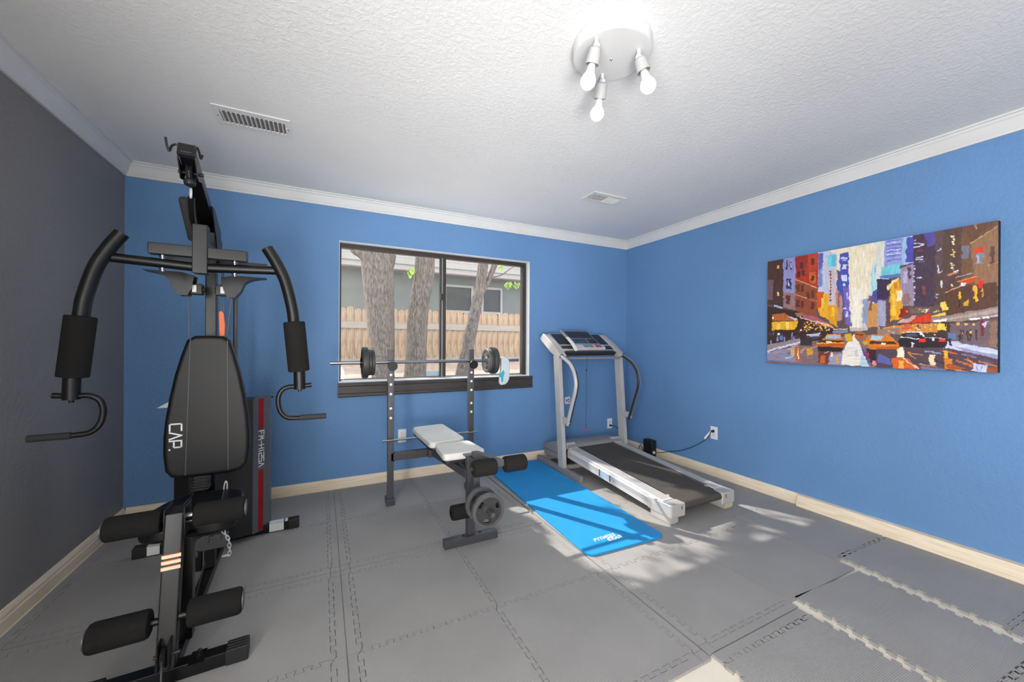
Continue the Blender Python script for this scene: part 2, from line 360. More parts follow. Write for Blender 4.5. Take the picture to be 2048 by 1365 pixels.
# ------------------------------------------------------------------ interlocking foam floor
def wave(L, n, amp, s, side, g):
    """tooth profile along 0..L; side +1 = piece on the left of the line (stays at +h), -1 = right"""
    m = .018; P = (L - 2 * m) / n; dv = P * .06; pts = []
    for i in range(n):
        a = m + i * P; c = a + P / 2
        pts += [(a + side * s - dv, -amp), (c - side * s + dv, -amp), (c - side * s - dv, amp), (a + P + side * s + dv, amp)]
    return [(t, h + side * g) for t, h in pts]
def tile(name, x0, x1, y0, y1, e='ssss', g=.0012, rot=0.0, rc=0.0, n=10, amp=.0095, h=.012):
    """e: bottom,right,top,left  s=straight t=toothed"""
    pts = []
    def edge(kind, L, side):
        if kind == 's': return []
        k = max(2, round(n * L / .6)) if L > .1 else 0
        return wave(L, k, amp, .0014, side, g) if k else []
    pts += [(x0 + g, y0 + g)] + [(x0 + t, y0 + q) for t, q in edge(e[0], x1 - x0, 1)]
    pts += [(x1 - g, y0 + g)] + [(x1 - q, y0 + t) for t, q in edge(e[1], y1 - y0, 1)]
    pts += [(x1 - g, y1 - g)] + [(x0 + t, y1 + q) for t, q in edge(e[2], x1 - x0, -1)][::-1]
    pts += [(x0 + g, y1 - g)] + [(x0 - q, y0 + t) for t, q in edge(e[3], y1 - y0, -1)][::-1]
    if rc:  # round the free corners
        pts = rounded(pts, rc, 4) if e == 'ssss' else pts
    cx, cy = (x0 + x1) / 2, (y0 + y1) / 2; c, s = math.cos(rot), math.sin(rot)
    t = BM(); top = [t.verts.new((c * (x - cx) - s * (y - cy), s * (x - cx) + c * (y - cy), h)) for x, y in pts]
    bot = [t.verts.new((v.co.x, v.co.y, 0.0005)) for v in top]
    f = t.faces.new(top); N = len(top); f.normal_update()
    for i in range(N): t.faces.new((bot[i], bot[(i + 1) % N], top[(i + 1) % N], top[i]))
    bmesh.ops.triangulate(t, faces=[f])
    o = obj(name, t, 'foam_tile', floor, sharp=30); o.location = (cx, cy, 0)
    return o
SW = .045
def mat_set(xs, ys, border, skip=()):
    """xs, ys: grid lines incl. the outer ones; border: sides (bottom,right,top,left) that carry an edge strip"""
    nx, ny = len(xs) - 1, len(ys) - 1
    for i in range(nx):
        for j in range(ny):
            if (i, j) in skip: continue
            x0, x1, y0, y1 = xs[i], xs[i + 1], ys[j], ys[j + 1]; e = ['t', 't', 't', 't']
            X0, X1, Y0, Y1 = x0, x1, y0, y1; st = []
            for k, cond in enumerate((j == 0, i == nx - 1, j == ny - 1, i == 0)):
                if not cond: continue
                if border[k] == '0': e[k] = 's'
                if border[k] == '1': st.append(k)
            if 0 in st: y0 += SW
            if 1 in st: x1 -= SW
            if 2 in st: y1 -= SW
            if 3 in st: x0 += SW
            if 0 in st: tile('foam_edge_strip', x0, x1, Y0, y0, 'ss' + 'ts')
            if 2 in st: tile('foam_edge_strip', x0, x1, y1, Y1, 'tsss')
            if 1 in st: tile('foam_edge_strip', x1, X1, y0, y1, 'ssst')
            if 3 in st: tile('foam_edge_strip', X0, x0, y0, y1, 'stss')
            for kk, (ax, bx, ay, by) in {(0, 1): (x1, X1, Y0, y0), (0, 3): (X0, x0, Y0, y0), (2, 1): (x1, X1, y1, Y1), (2, 3): (X0, x0, y1, Y1)}.items():
                if kk[0] in st and kk[1] in st: tile('foam_edge_strip', ax, bx, ay, by)
            tile('foam_tile', x0, x1, y0, y1, ''.join(e))
mat_set([.0925, .708, 1.322], [2.192, 2.80, 3.405], '1101')
mat_set([.0925, .712, 1.328], [.962, 1.577, 2.182], '1111')
mat_set([-1.145, -.53, .0905], [2.186, 2.80, 3.405], '1101')
mat_set([-1.145, -.53, .0905], [.966, 1.577, 2.182], '1111')
mat_set([1.334, 1.942], [.978, 1.580, 2.19, 2.80, 3.405], '1001')  # left column of the right-hand mat
mat_set([1.942, 2.548], [1.016, 1.580, 2.19, 2.80, 3.405], '0000')
mat_set([2.552, 3.165], [1.105, 1.70, 2.31, 2.92, 3.405], 't000')
tile('foam_tile', 2.592, 3.142, .505, 1.105, 'tstt', rot=-.045)
tile('foam_tile', 2.56, 3.12, -.09, .505, 'tstt', rot=-.045)
tile('foam_tile', 1.985, 2.525, .435, 1.012, 'ttst', rot=-.062)
tile('foam_tile', 2.01, 2.50, -.16, .43, 'tttt', rot=-.062)
tile('foam_edge_strip', 1.345, 1.93, .928, .975, 'tsss', rot=0)
tile('foam_tile', 1.345, 1.935, .345, .928, 'tttt', rot=-.012)
tile('foam_tile', 1.36, 1.95, -.27, .343, 'tttt', rot=-.012)

# ------------------------------------------------------------------ window
win = struct(thing('window_1', 'wide sliding window', 'window', (0, YB, 0))); del win['category']; del win['label']
YF0, YF1 = 3.505, 3.56
b = BM(); box(b, WX0, WX1, YB + .001, YF1 + .02, WZ1 - .004, WZ1 - .0005); box(b, WX1 - .005, WX1 - .0005, YB + .001, YF1, WZ0, WZ1); box(b, WX0 + .0005, WX0 + .004, YB + .001, YF1, WZ0, WZ1); box(b, WX0, WX1, YB - .002, YF1, WZ0 + .0005, WZ0 + .008); obj('reveal_lining', b, 'reveal_white', win, True)
b = BM(); box(b, WX0 + .004, WX1 - .005, YF0, YF1, WZ1 - .040, WZ1 - .004, .003); box(b, WX0 + .004, WX0 + .02, YF0, YF1, WZ0 + .008, WZ1 - .03, .003); box(b, WX1 - .048, WX1 - .005, YF0, YF1, WZ0 + .008, WZ1 - .03, .003)
box(b, WX0 + .004, WX1 - .005, YF0 + .02, YF1, WZ0 + .008, WZ0 + .022, .002); obj('window_frame', b, 'bronze', win, True)
b = BM(); box(b, WX0 + .02, WX1 - .048, YF0 - .004, YF0 + .03, WZ0 + .008, WZ0 + .016, .002); obj('sill_track', b, 'alu', win, True)
b = BM(); box(b, .986, 1.004, YF0 - .002, YF0 + .03, WZ0 + .01, WZ1 - .038, .002); box(b, 1.015, 1.045, YF0, YF1, WZ0 + .01, WZ1 - .038, .003); obj('meeting_stile', b, 'bronze', win, True)
b = BM(); box(b, 1.004, 1.015, YF0 + .006, YF0 + .03, WZ0 + .01, WZ1 - .038, .002); obj('stile_strip', b, 'alu', win, True)
b = BM(); box(b, .988, 1.012, YF0 - .012, YF0, 1.60, 1.66, .003); obj('window_latch', b, 'bronze', win, True)
for x0, x1 in ((WX0 + .02, .986), (1.045, WX1 - .048)):
    b = BM(); box(b, x0, x1, 3.529, 3.533, WZ0 + .018, WZ1 - .038); obj('pane', b, 'window_glass', win, True)
b = BM(); box(b, .87, .985, 3.5275, 3.5285, .893, .935); st_ = obj('sticker', b, 'sticker_blue', win, True); st_['label'] = 'pale blue and white sticker in the pane corner'
b = BM(); prism(b, [(0, .75), (.022, .75), (.026, .757), (.024, .775), (.018, .782), (.018, .836), (.024, .842), (.026, .868), (.0, .868)], lambda a, c: Vector((.119, YB - a, c)), (1.813, 0, 0)); obj('apron_board', b, 'dark_board', win, True, sharp=20)

# ------------------------------------------------------------------ outdoors
b = BM()
gp = [(3.6, -.1), (4.3, -.02), (5.2, .3), (6.2, .66), (7.2, .80), (7.9, .84), (9.6, .84), (14, .84)]
for (y0, z0), (y1, z1) in zip(gp, gp[1:]):
    vs = [b.verts.new(p) for p in ((-14, y0, z0), (16, y0, z0), (16, y1, z1), (-14, y1, z1))]; b.faces.new(vs)
bmesh.ops.remove_doubles(b, verts=list(b.verts), dist=.001)
struct(obj('yard_ground', b, 'dirt'))
b = BM(); box(b, -4, 7, 3.6, 4.75, -.2, .06, .01); struct(obj('reflector_slab', b, 'reflector_pale'))  # unseen pale slab, added to throw sunlight up onto the ceiling
fence = thing('wooden_fence', 'weathered dog-eared wooden picket fence standing outside behind the tree trunks', 'fence', (2.0, 7.75, .8))
meshes = []
for k in range(5):
    b = BM(); wv = .0585 + .002 * (k % 3); hh = 1.08 + .008 * ((k * 7) % 5)
    prism(b, [(-wv, 0), (wv, 0), (wv, hh - .04), (wv - .035, hh), (-wv + .035, hh), (-wv, hh - .04)], XZ(0), (0, .018, 0), .002, 1)
    o = obj('tmp', b, 'fence_wood'); meshes.append(o.data); bpy.data.objects.remove(o)
for i in range(76):
    me = meshes[random.randrange(5)]; o = bpy.data.objects.new('picket', me); COL.objects.link(o); o.parent = fence
    o.location = (-5.0 + i * .134, random.uniform(-.004, .004), -.03 + random.uniform(-.01, .01)); o.rotation_euler = (0, random.uniform(-.012, .012), 0)
for z in (.67, -.02):
    b = BM(); box(b, -5.1, 5.15, -.045, -.006, z, z + .12, .004); obj('rail', b, 'fence_rail', fence)
b = BM()
def limb(bm, pts, seg=20, jit=.05):
    P = smooth([p[:3] for p in pts], 5); R = []; n = len(pts) - 1
    for i in range(len(P)):
        t = i / (len(P) - 1) * n; k = min(int(t), n - 1); R.append(pts[k][3] + (pts[k + 1][3] - pts[k][3]) * (t - k))
    v0 = len(bm.verts); tube(bm, P, R, seg); bm.verts.ensure_lookup_table()
    ph = random.uniform(0, 6)
    for v in list(bm.verts)[v0:]:
        c = min(P, key=lambda p: (p - v.co).length_squared); d = v.co - c
        a = math.atan2(d.y, d.x); v.co += d * jit * (math.sin(a * 5 + v.co.z * 1.3 + ph) + .6 * math.sin(a * 9 - v.co.z * 2.1 + ph))
    return bm
def leaves(bm, c, rad, n, size, seed):
    rr = random.Random(seed)
    for i in range(n):
        while True:
            p = Vector((rr.uniform(-1, 1), rr.uniform(-1, 1), rr.uniform(-1, 1)))
            if p.length < 1: break
        p = Vector(c) + Vector((p.x * rad[0], p.y * rad[1], p.z * rad[2]))
        d = Vector((rr.uniform(-1, 1), rr.uniform(-1, 1), rr.uniform(-1, 1))).normalized(); x, y = frame(d)
        s = size * rr.uniform(.6, 1.3)
        vs = [bm.verts.new(p + q) for q in (-y * s, x * s * .45 + d * s * .15, y * s, -x * s * .45 + d * s * .15)]; bm.faces.new(vs)
def tree(name, label, base, limbs, tufts):
    t = thing(name, label, 'tree', base, 0, 'trees in the side yard')
    b = BM(); limb(b, limbs[0]); obj('trunk', b, 'bark', t, True)
    for l in limbs[1:]:
        b = BM(); limb(b, l, 12, .03); obj('branch', b, 'bark', t, True)
    b = BM()
    for i, (c, r, n, s) in enumerate(tufts): leaves(b, c, r, n, s, hash((round(c[0] * 100), round(c[2] * 100))) % 9999)
    if tufts: o = obj('foliage', b, 'leaf', t, True, recalc=False); o['kind'] = 'stuff'
    return t
tree('broad_tree', 'thick leaning tree trunk outside the left window pane, nearest the left edge', (.79, 5.6, .35),
     [[(.80, 5.6, .3, .20), (.776, 5.6, .76, .15), (.76, 5.6, 1.14, .162), (.738, 5.6, 1.41, .176), (.715, 5.6, 1.8, .187), (.69, 5.6, 2.15, .205), (.64, 5.6, 2.45, .19), (.55, 5.65, 2.9, .15), (.40, 5.75, 3.7, .11), (.15, 5.9, 4.6, .07)],
      [(.70, 5.62, 2.0, .09), (.84, 5.66, 2.3, .085), (.90, 5.7, 2.7, .075), (1.0, 5.85, 3.4, .05), (1.2, 6.0, 4.2, .03)],
      [(.60, 5.58, 2.26, .07), (.47, 5.55, 2.38, .045), (.38, 5.52, 2.41, .03), (.30, 5.5, 2.5, .012)],
      [(.40, 5.75, 3.6, .07), (-.1, 6.3, 4.35, .05), (-.9, 5.9, 4.25, .03), (-1.05, 5.6, 3.2, .015)]],
     [((-.95, 5.6, 2.9), (.42, .4, .45), 900, .07), ((-1.32, 5.6, 3.7), (.40, .4, .5), 900, .07), ((.12, 5.7, 3.45), (.40, .3, .40), 26, .05), ((-.35, 5.7, 4.25), (.7, .5, .35), 400, .06), ((.5, 5.9, 4.5), (.7, .5, .4), 300, .06), ((1.15, 5.55, 2.2), (.07, .06, .07), 26, .035)])
tree('middle_tree', 'tree trunk outside just left of the window mullion, leaning right upward', (1.21, 5.6, .35),
     [[(1.20, 5.6, .3, .19), (1.213, 5.6, .79, .156), (1.226, 5.6, 1.14, .142), (1.243, 5.6, 1.54, .141), (1.275, 5.6, 1.81, .136), (1.325, 5.6, 2.09, .142), (1.35, 5.6, 2.45, .142), (1.36, 5.65, 3.0, .12), (1.30, 5.8, 4.0, .09), (1.3, 5.9, 5, .05)],
      [(1.34, 5.62, 2.9, .06), (1.0, 5.5, 3.5, .035), (.6, 5.5, 4.0, .02)]],
     [((.9, 5.6, 3.95), (.35, .4, .3), 170, .05), ((1.4, 5.9, 4.6), (.8, .6, .5), 400, .06)])
tree('slender_tree', 'slender forked tree outside the right window pane', (1.9, 5.6, .35),
     [[(1.86, 5.6, .3, .13), (1.95, 5.6, .85, .1), (2.002, 5.6, 1.10, .094), (2.082, 5.6, 1.44, .09), (2.154, 5.6, 1.78, .085), (2.224, 5.6, 2.14, .08), (2.264, 5.6, 2.42, .082), (2.32, 5.6, 3.0, .07), (2.3, 5.7, 4.0, .05)],
      [(2.2, 5.58, 1.98, .03), (2.30, 5.58, 2.08, .034), (2.443, 5.58, 2.42, .046), (2.65, 5.6, 3.0, .035), (2.9, 5.7, 3.6, .02)],
      [(2.36, 5.56, 2.24, .012), (2.52, 5.5, 2.27, .010), (2.72, 5.45, 2.42, .008), (2.95, 5.4, 2.6, .006)]],
     [((2.51, 5.48, 2.39), (.06, .05, .04), 22, .03), ((2.645, 5.47, 2.115), (.07, .05, .05), 34, .032), ((2.81, 5.47, 2.13), (.07, .05, .05), 30, .032), ((2.4, 5.7, 3.9), (.8, .5, .5), 300, .06)])
house = thing('neighbour_house', 'pale grey stucco house with a low roof seen beyond the wooden fence', 'house', (2.5, 12, .84))
b = BM(); box(b, -5, 9, 11.0, 15, .84, 3.5); obj('stucco_wall', b, 'house_wall', house, True)
b = BM(); box(b, -5.3, 9.3, 10.48, 10.52, 3.16, 3.50); box(b, -5.3, 9.3, 10.44, 10.48, 3.30, 3.50); obj('fascia', b, 'house_trim', house, True)
b = BM(); box(b, -5.3, 9.3, 10.52, 11.0, 3.14, 3.18); obj('soffit', b, 'house_trim', house, True)
b = BM()
for k in range(10):
    y = 10.42 + k * .45; z = 3.50 + k * .135
    prism(b, [(y, z), (y + .47, z + .141), (y + .47, z + .165), (y, z + .03)], YZ(-5.4), (14.8, 0, 0))
obj('roof', b, 'house_roof', house, True)
for x0, x1 in ((3.27, 4.05), (4.45, 5.02)):
    b = BM(); z0, z1 = 2.17, 2.86
    box(b, x0 - .07, x1 + .07, 10.95, 11.0, z1, z1 + .07); box(b, x0 - .07, x1 + .07, 10.93, 11.0, z0 - .07, z0); box(b, x0 - .07, x0, 10.95, 11.0, z0, z1); box(b, x1, x1 + .07, 10.95, 11.0, z0, z1)
    wf = obj('house_window', b, 'house_trim', house, True); b = BM(); box(b, x0, x1, 10.985, 10.998, z0, z1)
    inv = MW['neighbour_house'].inverted(); b.transform(inv); obj('pane', b, 'house_glass', wf)

# ------------------------------------------------------------------ home gym (local: -Y towards the room, z 0 on the foam)
G = thing('home_gym', 'black multi-station home gym with tall backrest pad and leg rollers by the charcoal wall', 'gym machine', (-.5, 2.3, .012), math.radians(2.4))
b = BM(); rtube(b, (-.17, -.56, .026), (.17, -.56, .026), .05, .05); rtube(b, (-.34, .52, .028), (.34, .52, .028), .05, .055); rtube(b, (0, -.53, .026), (0, .5, .026), .045, .045); box(b, .06, .105, -.6, -.53, .0505, .053)
obj('base_frame', b, 'black_satin', G)
for x0, x1, y in ((-.235, -.165, -.56), (.165, .235, -.56), (-.398, -.335, .52), (.335, .398, .52)):
    b = BM(); box(b, x0, x1, y - .03, y + .03, 0, .058, .005)
    for k in range(3): box(b, x0 + .004, x1 - .004, y - .02 + k * .015, y - .014 + k * .015, .057, .0605, .001, 1)
    obj('end_cap', b, 'black_plastic', G)
b = BM(); cyl(b, (.085, -.56, .05), (.085, -.56, .066), .011, 12); cyl(b, (.085, -.575, .058), (.085, -.545, .064), .006, 8); obj('bolt', b, 'black_paint', G)
for x0, x1 in ((.235, .312), (-.352, -.282)):
    b = BM(); box(b, x0, x1, .4932, .4942, .006, .054); box(b, x0, x1, .494, .54, .0557, .0565); o = obj('warning_label', b, 'label_white', G); o['label'] = 'white paper label'
b = BM(); box(b, .318, .334, .494, .54, .0557, .0568); obj('warning_label', b, 'label_white', G)
b = BM(); rtube(b, (.02, -.42, .05), (.02, -.42, .44), .045, .045); rtube(b, (.02, -.42, .41), (.0, .12, .385), .045, .045); box(b, -.02, .06, -.36, -.1, .40, .407); obj('seat_post', b, 'black_satin', G)
# leg developer
b = BM(); rtube(b, (0, -.478, .556), (0, -.588, .06), .054, .045, .006, up=(0, 1, 0)); box(b, -.03, .03, -.50, -.40, .55, .556, .001, 1)
box(b, .026, .031, -.50, -.40, .47, .575, .001, 1); box(b, -.031, -.026, -.50, -.40, .47, .575, .001, 1); obj('leg_developer', b, 'black_satin', G)
b = BM(); cyl(b, (.031, -.455, .53), (.045, -.455, .53), .012, 12); cyl(b, (.031, -.43, .50), (.043, -.43, .50), .008, 12); obj('pivot_bolt', b, 'chrome', G)
for k in range(3):
    z = .420 - k * .019; y = -.478 - .1105 * (.556 - z) / .496 - .0242
    b = BM(); box(b, -.027, .027, y - .0007, y + .001, z - .0055, z + .0055); obj('decal_stripe', b, 'stripe_cream', G)
    b = BM(); box(b, -.027, .027, y - .0006, y + .001, z + .0055, z + .0085); obj('decal_line', b, 'stripe_orange', G)
b = BM(); cyl(b, (-.2, -.44, .52), (.209, -.44, .52), .0125); obj('roller_bar', b, 'black_paint', G)
b = BM(); cyl(b, (-.2, -.555, .212), (.214, -.555, .212), .0125); obj('roller_bar', b, 'black_paint', G)
for x0, x1, y, z, r in ((-.205, -.045, -.44, .52, .043), (.045, .208, -.44, .52, .043), (-.205, -.048, -.555, .212, .047), (.052, .213, -.555, .212, .047)):
    b = BM(); roller(b, (x0, y, z), (x1, y, z), r); rl = obj('foam_roller', b, 'foam_black', G)
    e = x0 if x0 < 0 else x1; s = -1 if x0 < 0 else 1
    b = BM(); cyl(b, (e - s * .002, y, z), (e + s * .004, y, z), r * .72, 20); obj('end_disc', b, 'steel_grey', rl)
b = BM(); cyl(b, (.0, -.42, .498), (.042, -.42, .498), .006, 10); cyl(b, (.042, -.42, .498), (.058, -.42, .498), .011, 14); obj('pull_pin', b, 'red_knob', G)
b = BM(); lathe(b, [(.0, -.008), (.03, -.008), (.034, -.006), (.028, 0), (.034, .006), (.03, .008), (0, .008)], (0, -.606, .115), (1, 0, 0)); box(b, -.016, -.012, -.632, -.57, .075, .17, .002, 1); box(b, .012, .016, -.632, -.57, .075, .17, .002, 1); cyl(b, (-.03, -.6, .115), (.04, -.6, .115), .006, 10); obj('low_pulley', b, 'black_plastic', G)
b = BM(); tube(b, smooth([(0, -.636, .12), (.0, -.64, .09), (.002, -.652, .045), (.002, -.656, .028)], 4), .003, 6); tube(b, [(.013, -.05, .155), (.006, -.25, .06), (.0, -.55, .05)], .0028, 6); obj('low_cable', b, 'cable_grey', G)
b = BM(); lathe(b, [(0, -.024), (.012, -.022), (.021, -.008), (.021, .004), (.012, .018), (0, .02)], (.002, -.658, .024)); obj('cable_stop', b, 'steel_grey', G)
# seat and backrest
b = BM(); prism(b, rounded([(-.06, .035), (.09, .04), (.158, -.02), (.17, -.1), (.166, -.33), (.12, -.37), (-.10, -.37), (-.150, -.33), (-.162, -.12), (-.13, -.03)], .03), XY(.405), (0, 0, .055), .016, 4); seat = obj('seat', b, 'vinyl_black', G)
b = BM()
for x0, x1 in ((-.045, -.07), (.075, .10)): tube(b, [(x0, .02, .4605), (x1, -.34, .4605)], .0018, 6)
obj('seam', b, 'panel_grey', seat)
b = BM(); half = [(0, 1.218), (.055, 1.216), (.084, 1.196), (.104, 1.13), (.128, 1.03), (.147, .92), (.160, .82), (.166, .74), (.166, .66), (.158, .585), (.135, .553), (.09, .545), (0, .543)]
pl = [(.012 + x, z) for x, z in half] + [(.012 - x, z) for x, z in half[-2:0:-1]]
prism(b, pl, lambda a, c: Vector((a, .0 + (c - .9) * .02, c)), (0, .056, 0), .022, 5); back = obj('backrest', b, 'vinyl_black', G, sharp=60)
b = BM(); yf = lambda z: (z - .9) * .02
for x0, x1, z0, z1 in ((-.056, -.070, 1.205, .56), (.086, .093, 1.195, .56)): tube(b, [(x0, yf(z0) - .0006, z0), (x1, yf(z1) - .0006, z1)], .002, 6)
obj('seam', b, 'panel_grey', back)
b = BM(); letters(b, 'CAP.', (-.128, yf(.8) + .0002, .804), (0, -.02, -1), (1, 0, 0), .0305, gap=.28, wd=.2, thick=.0008); o = obj('lettering', b, 'letter_white', back, recalc=True); o['label'] = 'white brand lettering CAP.'
for z in (.60, 1.06):
    b = BM(); box(b, -.02, .03, .05, .11, z, z + .04, .003); obj('backrest_bracket', b, 'black_plastic', G)
b = BM(); box(b, -.05, .01, .03, .10, .462, .54, .008)
for k in range(5): box(b, -.056, .012, .026, .104, .47 + k * .014, .476 + k * .014, .003)
obj('seat_adjuster', b, 'black_plastic', G)
# mast, boom, press arms
b = BM(); rtube(b, (.004, .122, .05), (.004, .122, 1.72), .045, .045); obj('upright', b, 'black_satin', G)
b = BM(); rtube(b, (0, .275, 1.700), (0, -.345, 1.948), .05, .05); box(b, -.02, .03, .10, .16, 1.60, 1.74, .003)
prism(b, rounded([(-.06, 1.83), (.0, 1.83), (.17, 1.76), (.19, 1.60), (.10, 1.60), (.06, 1.68)], .01), YZ(-.034), (.006, 0, 0)); prism(b, rounded([(-.06, 1.83), (.0, 1.83), (.17, 1.76), (.19, 1.60), (.10, 1.60), (.06, 1.68)], .01), YZ(.028), (.006, 0, 0))
prism(b, rounded([(-.36, 1.925), (-.24, 1.895), (-.26, 1.86), (-.31, 1.85)], .01), YZ(-.03), (.004, 0, 0)); prism(b, rounded([(-.36, 1.925), (-.24, 1.895), (-.26, 1.86), (-.31, 1.85)], .01), YZ(.026), (.004, 0, 0)); obj('top_boom', b, 'black_satin', G)
b = BM(); m = Matrix.Translation((0, -.35, 1.95)) @ Matrix.Rotation(-.38, 4, 'X'); box(b, -.029, .029, -.010, .012, -.028, .028, .004, 2, m); box(b, -.019, .019, -.013, -.009, -.018, .018, .002, 1, m); obj('end_cap', b, 'black_plastic', G)
for pts in ([(-.026, -.35, 1.966), (-.036, -.352, 1.966), (-.046, -.355, 1.955), (-.052, -.357, 1.934), (-.059, -.36, 1.955), (-.062, -.362, 1.983)], [(-.026, -.35, 1.966), (.028, -.35, 1.968), (.034, -.352, 1.968), (.040, -.356, 1.95), (.046, -.36, 1.925), (.052, -.362, 1.94)]):
    b = BM(); tube(b, smooth(pts, 4), .0042, 8); obj('bar_hook', b, 'black_paint', G)
b = BM(); lathe(b, [(.0, -.012), (.034, -.012), (.038, -.01), (.03, 0), (.038, .01), (.034, .012), (0, .012)], (0, -.285, 1.885), (1, 0, 0)); cyl(b, (-.04, -.285, 1.885), (.042, -.285, 1.885), .007, 12); obj('top_pulley', b, 'black_plastic', G)
b = BM(); tube(b, [(0, -.318, 1.885), (0, -.3, 1.83)], .003, 6); lathe(b, [(0, .020), (.010, .019), (.019, .010), (.021, 0), (.019, -.010), (.010, -.016), (0, -.017)], (0, -.30, 1.842)); obj('cable_stop', b, 'black_plastic', G)
b = BM(); ring(b, (0, -.285, 1.803), .0185, .0042, (1, .3, 0), 20, 8, .55); obj('carabiner', b, 'chain_silver', G)
b = BM(); tube(b, [(0, -.275, 1.79), (-.012, -.20, 1.73), (-.028, -.06, 1.655)], .012, 14); tube(b, [(-.03, -.05, 1.648), (-.03, -.01, 1.64)], .0125, 14); obj('lat_bar', b, 'black_paint', G)
b = BM(); roller(b, (-.030, -.25, 1.787), (-.03, -.085, 1.655), .0185, 18, .005); cyl(b, (-.030, -.251, 1.788), (-.030, -.253, 1.790), .006, 10); obj('foam_grip', b, 'rubber_grip', G)
b = BM(); box(b, -.012, .042, -.205, -.150, 1.486, 1.700, .004); box(b, -.158, .185, -.198, -.152, 1.556, 1.603, .004); rtube(b, (.015, -.16, 1.62), (.004, .12, 1.64), .04, .04); box(b, -.2, .24, .15, .19, 1.578, 1.612, .004); obj('press_yoke', b, 'black_satin', G)
for s in (-1, 1):
    b = BM(); X = lambda d: .012 + s * d
    cyl(b, (X(.025), -.178, 1.515), (X(.285), -.178, 1.528), .0195, 18); obj('cross_tube', b, 'black_satin', G)
    b = BM(); cyl(b, (X(.125), -.178, 1.560), (X(.125), -.178, 1.486), .006, 10); cyl(b, (X(.125), -.178, 1.492), (X(.125), -.178, 1.498), .012, 12); cyl(b, (X(.125), -.178, 1.545), (X(.125), -.178, 1.552), .012, 12); obj('bolt', b, 'chrome', G)
    b = BM(); tube(b, smooth([(X(.25), -.185, 1.628), (X(.285), -.19, 1.566), (X(.322), -.195, 1.482), (X(.350), -.2, 1.365), (X(.360), -.2, 1.29), (X(.372), -.2, 1.17), (X(.384), -.2, 1.05), (X(.386), -.2, .962)], 5), .0255, 20); obj('press_arm', b, 'black_paint', G)
    b = BM(); roller(b, (X(.361), -.2, 1.286), (X(.383), -.2, 1.048), .046, 26, .006); obj('foam_sleeve', b, 'foam_black', G)
    b = BM(); tube(b, smooth([(X(.437), -.2, .980), (X(.375), -.2, .975), (X(.338), -.2, .974), (X(.308), -.2, .955), (X(.297), -.2, .912), (X(.306), -.2, .862), (X(.330), -.2, .832), (X(.362), -.2, .824), (X(.42), -.2, .823)], 5), .0108, 14); cyl(b, (X(.386), -.2, .95), (X(.386), -.2, .963), .008, 10); obj('handle', b, 'black_paint', G)
    b = BM(); roller(b, (X(.385), -.2, .823), (X(.502), -.2, .823), .0135, 16, .003); obj('handle_grip', b, 'rubber_grip', G)
    # curved cable brackets under the yoke
    b = BM()
    br = smooth([Vector((.235, 1.512, 0)), Vector((.18, 1.500, 0)), Vector((.145, 1.478, 0)), Vector((.13, 1.44, 0)), Vector((.105, 1.405, 0))], 4)
    poly = [(X(p.x), p.y) for p in br] + [(X(.075), 1.405), (X(.06), 1.44), (X(.05), 1.50), (X(.10), 1.512)]
    prism(b, poly, XZ(-.02), (0, .006, 0)); prism(b, poly, XZ(.045), (0, .006, 0))
    rim = [Vector((X(p.x), 0, p.y)) for p in br]
    for p, q in zip(rim, rim[1:]): b.faces.new([b.verts.new(v) for v in (p + Vector((0, -.02, 0)), q + Vector((0, -.02, 0)), q + Vector((0, .051, 0)), p + Vector((0, .051, 0)))])
    obj('pulley_bracket', b, 'black_satin', G)
    b = BM(); lathe(b, [(0, -.009), (.028, -.009), (.031, -.007), (.024, 0), (.031, .007), (.028, .009), (0, .009)], (X(.088), .015, 1.437), (1, 0, 0)); obj('side_pulley', b, 'black_plastic', G)
    b = BM(); cyl(b, (X(.02), .03, 1.44), (X(.118), .03, 1.44), .014, 14); box(b, *sorted((X(.025), X(.072))), -.0, .06, 1.415, 1.465, .004); obj('pivot_tube', b, 'black_paint', G)
    b = BM(); box(b, *sorted((X(.046), X(.062))), -.0015, 0.0005, 1.424, 1.456); obj('size_label', b, 'label_white', G)
    b = BM(); cyl(b, (s * .06, .48, .05), (s * .06, .48, 1.58), .0125, 12); obj('guide_rod', b, 'steel_grey', G)
b = BM(); tube(b, [(-.07, .04, 1.41), (-.069, .045, 1.19)], .0026, 6); tube(b, [(.095, .05, 1.41), (.074, .06, 1.19)], .0026, 6); tube(b, [(.050, .08, 1.56), (.051, .08, 1.32)], .0022, 6); tube(b, [(.058, .08, 1.56), (.059, .08, 1.32)], .0022, 6); obj('cable', b, 'cable_grey', G)
b = BM(); prism(b, rounded([(.042, 1.335), (.050, 1.345), (.062, 1.335), (.068, 1.27), (.066, 1.205), (.046, 1.2)], .006), XZ(.06), (0, .014, 0), .004, 2); cyl(b, (.056, .057, 1.30), (.056, .077, 1.30), .004, 8); obj('cable_tag', b, 'orange_tag', G)
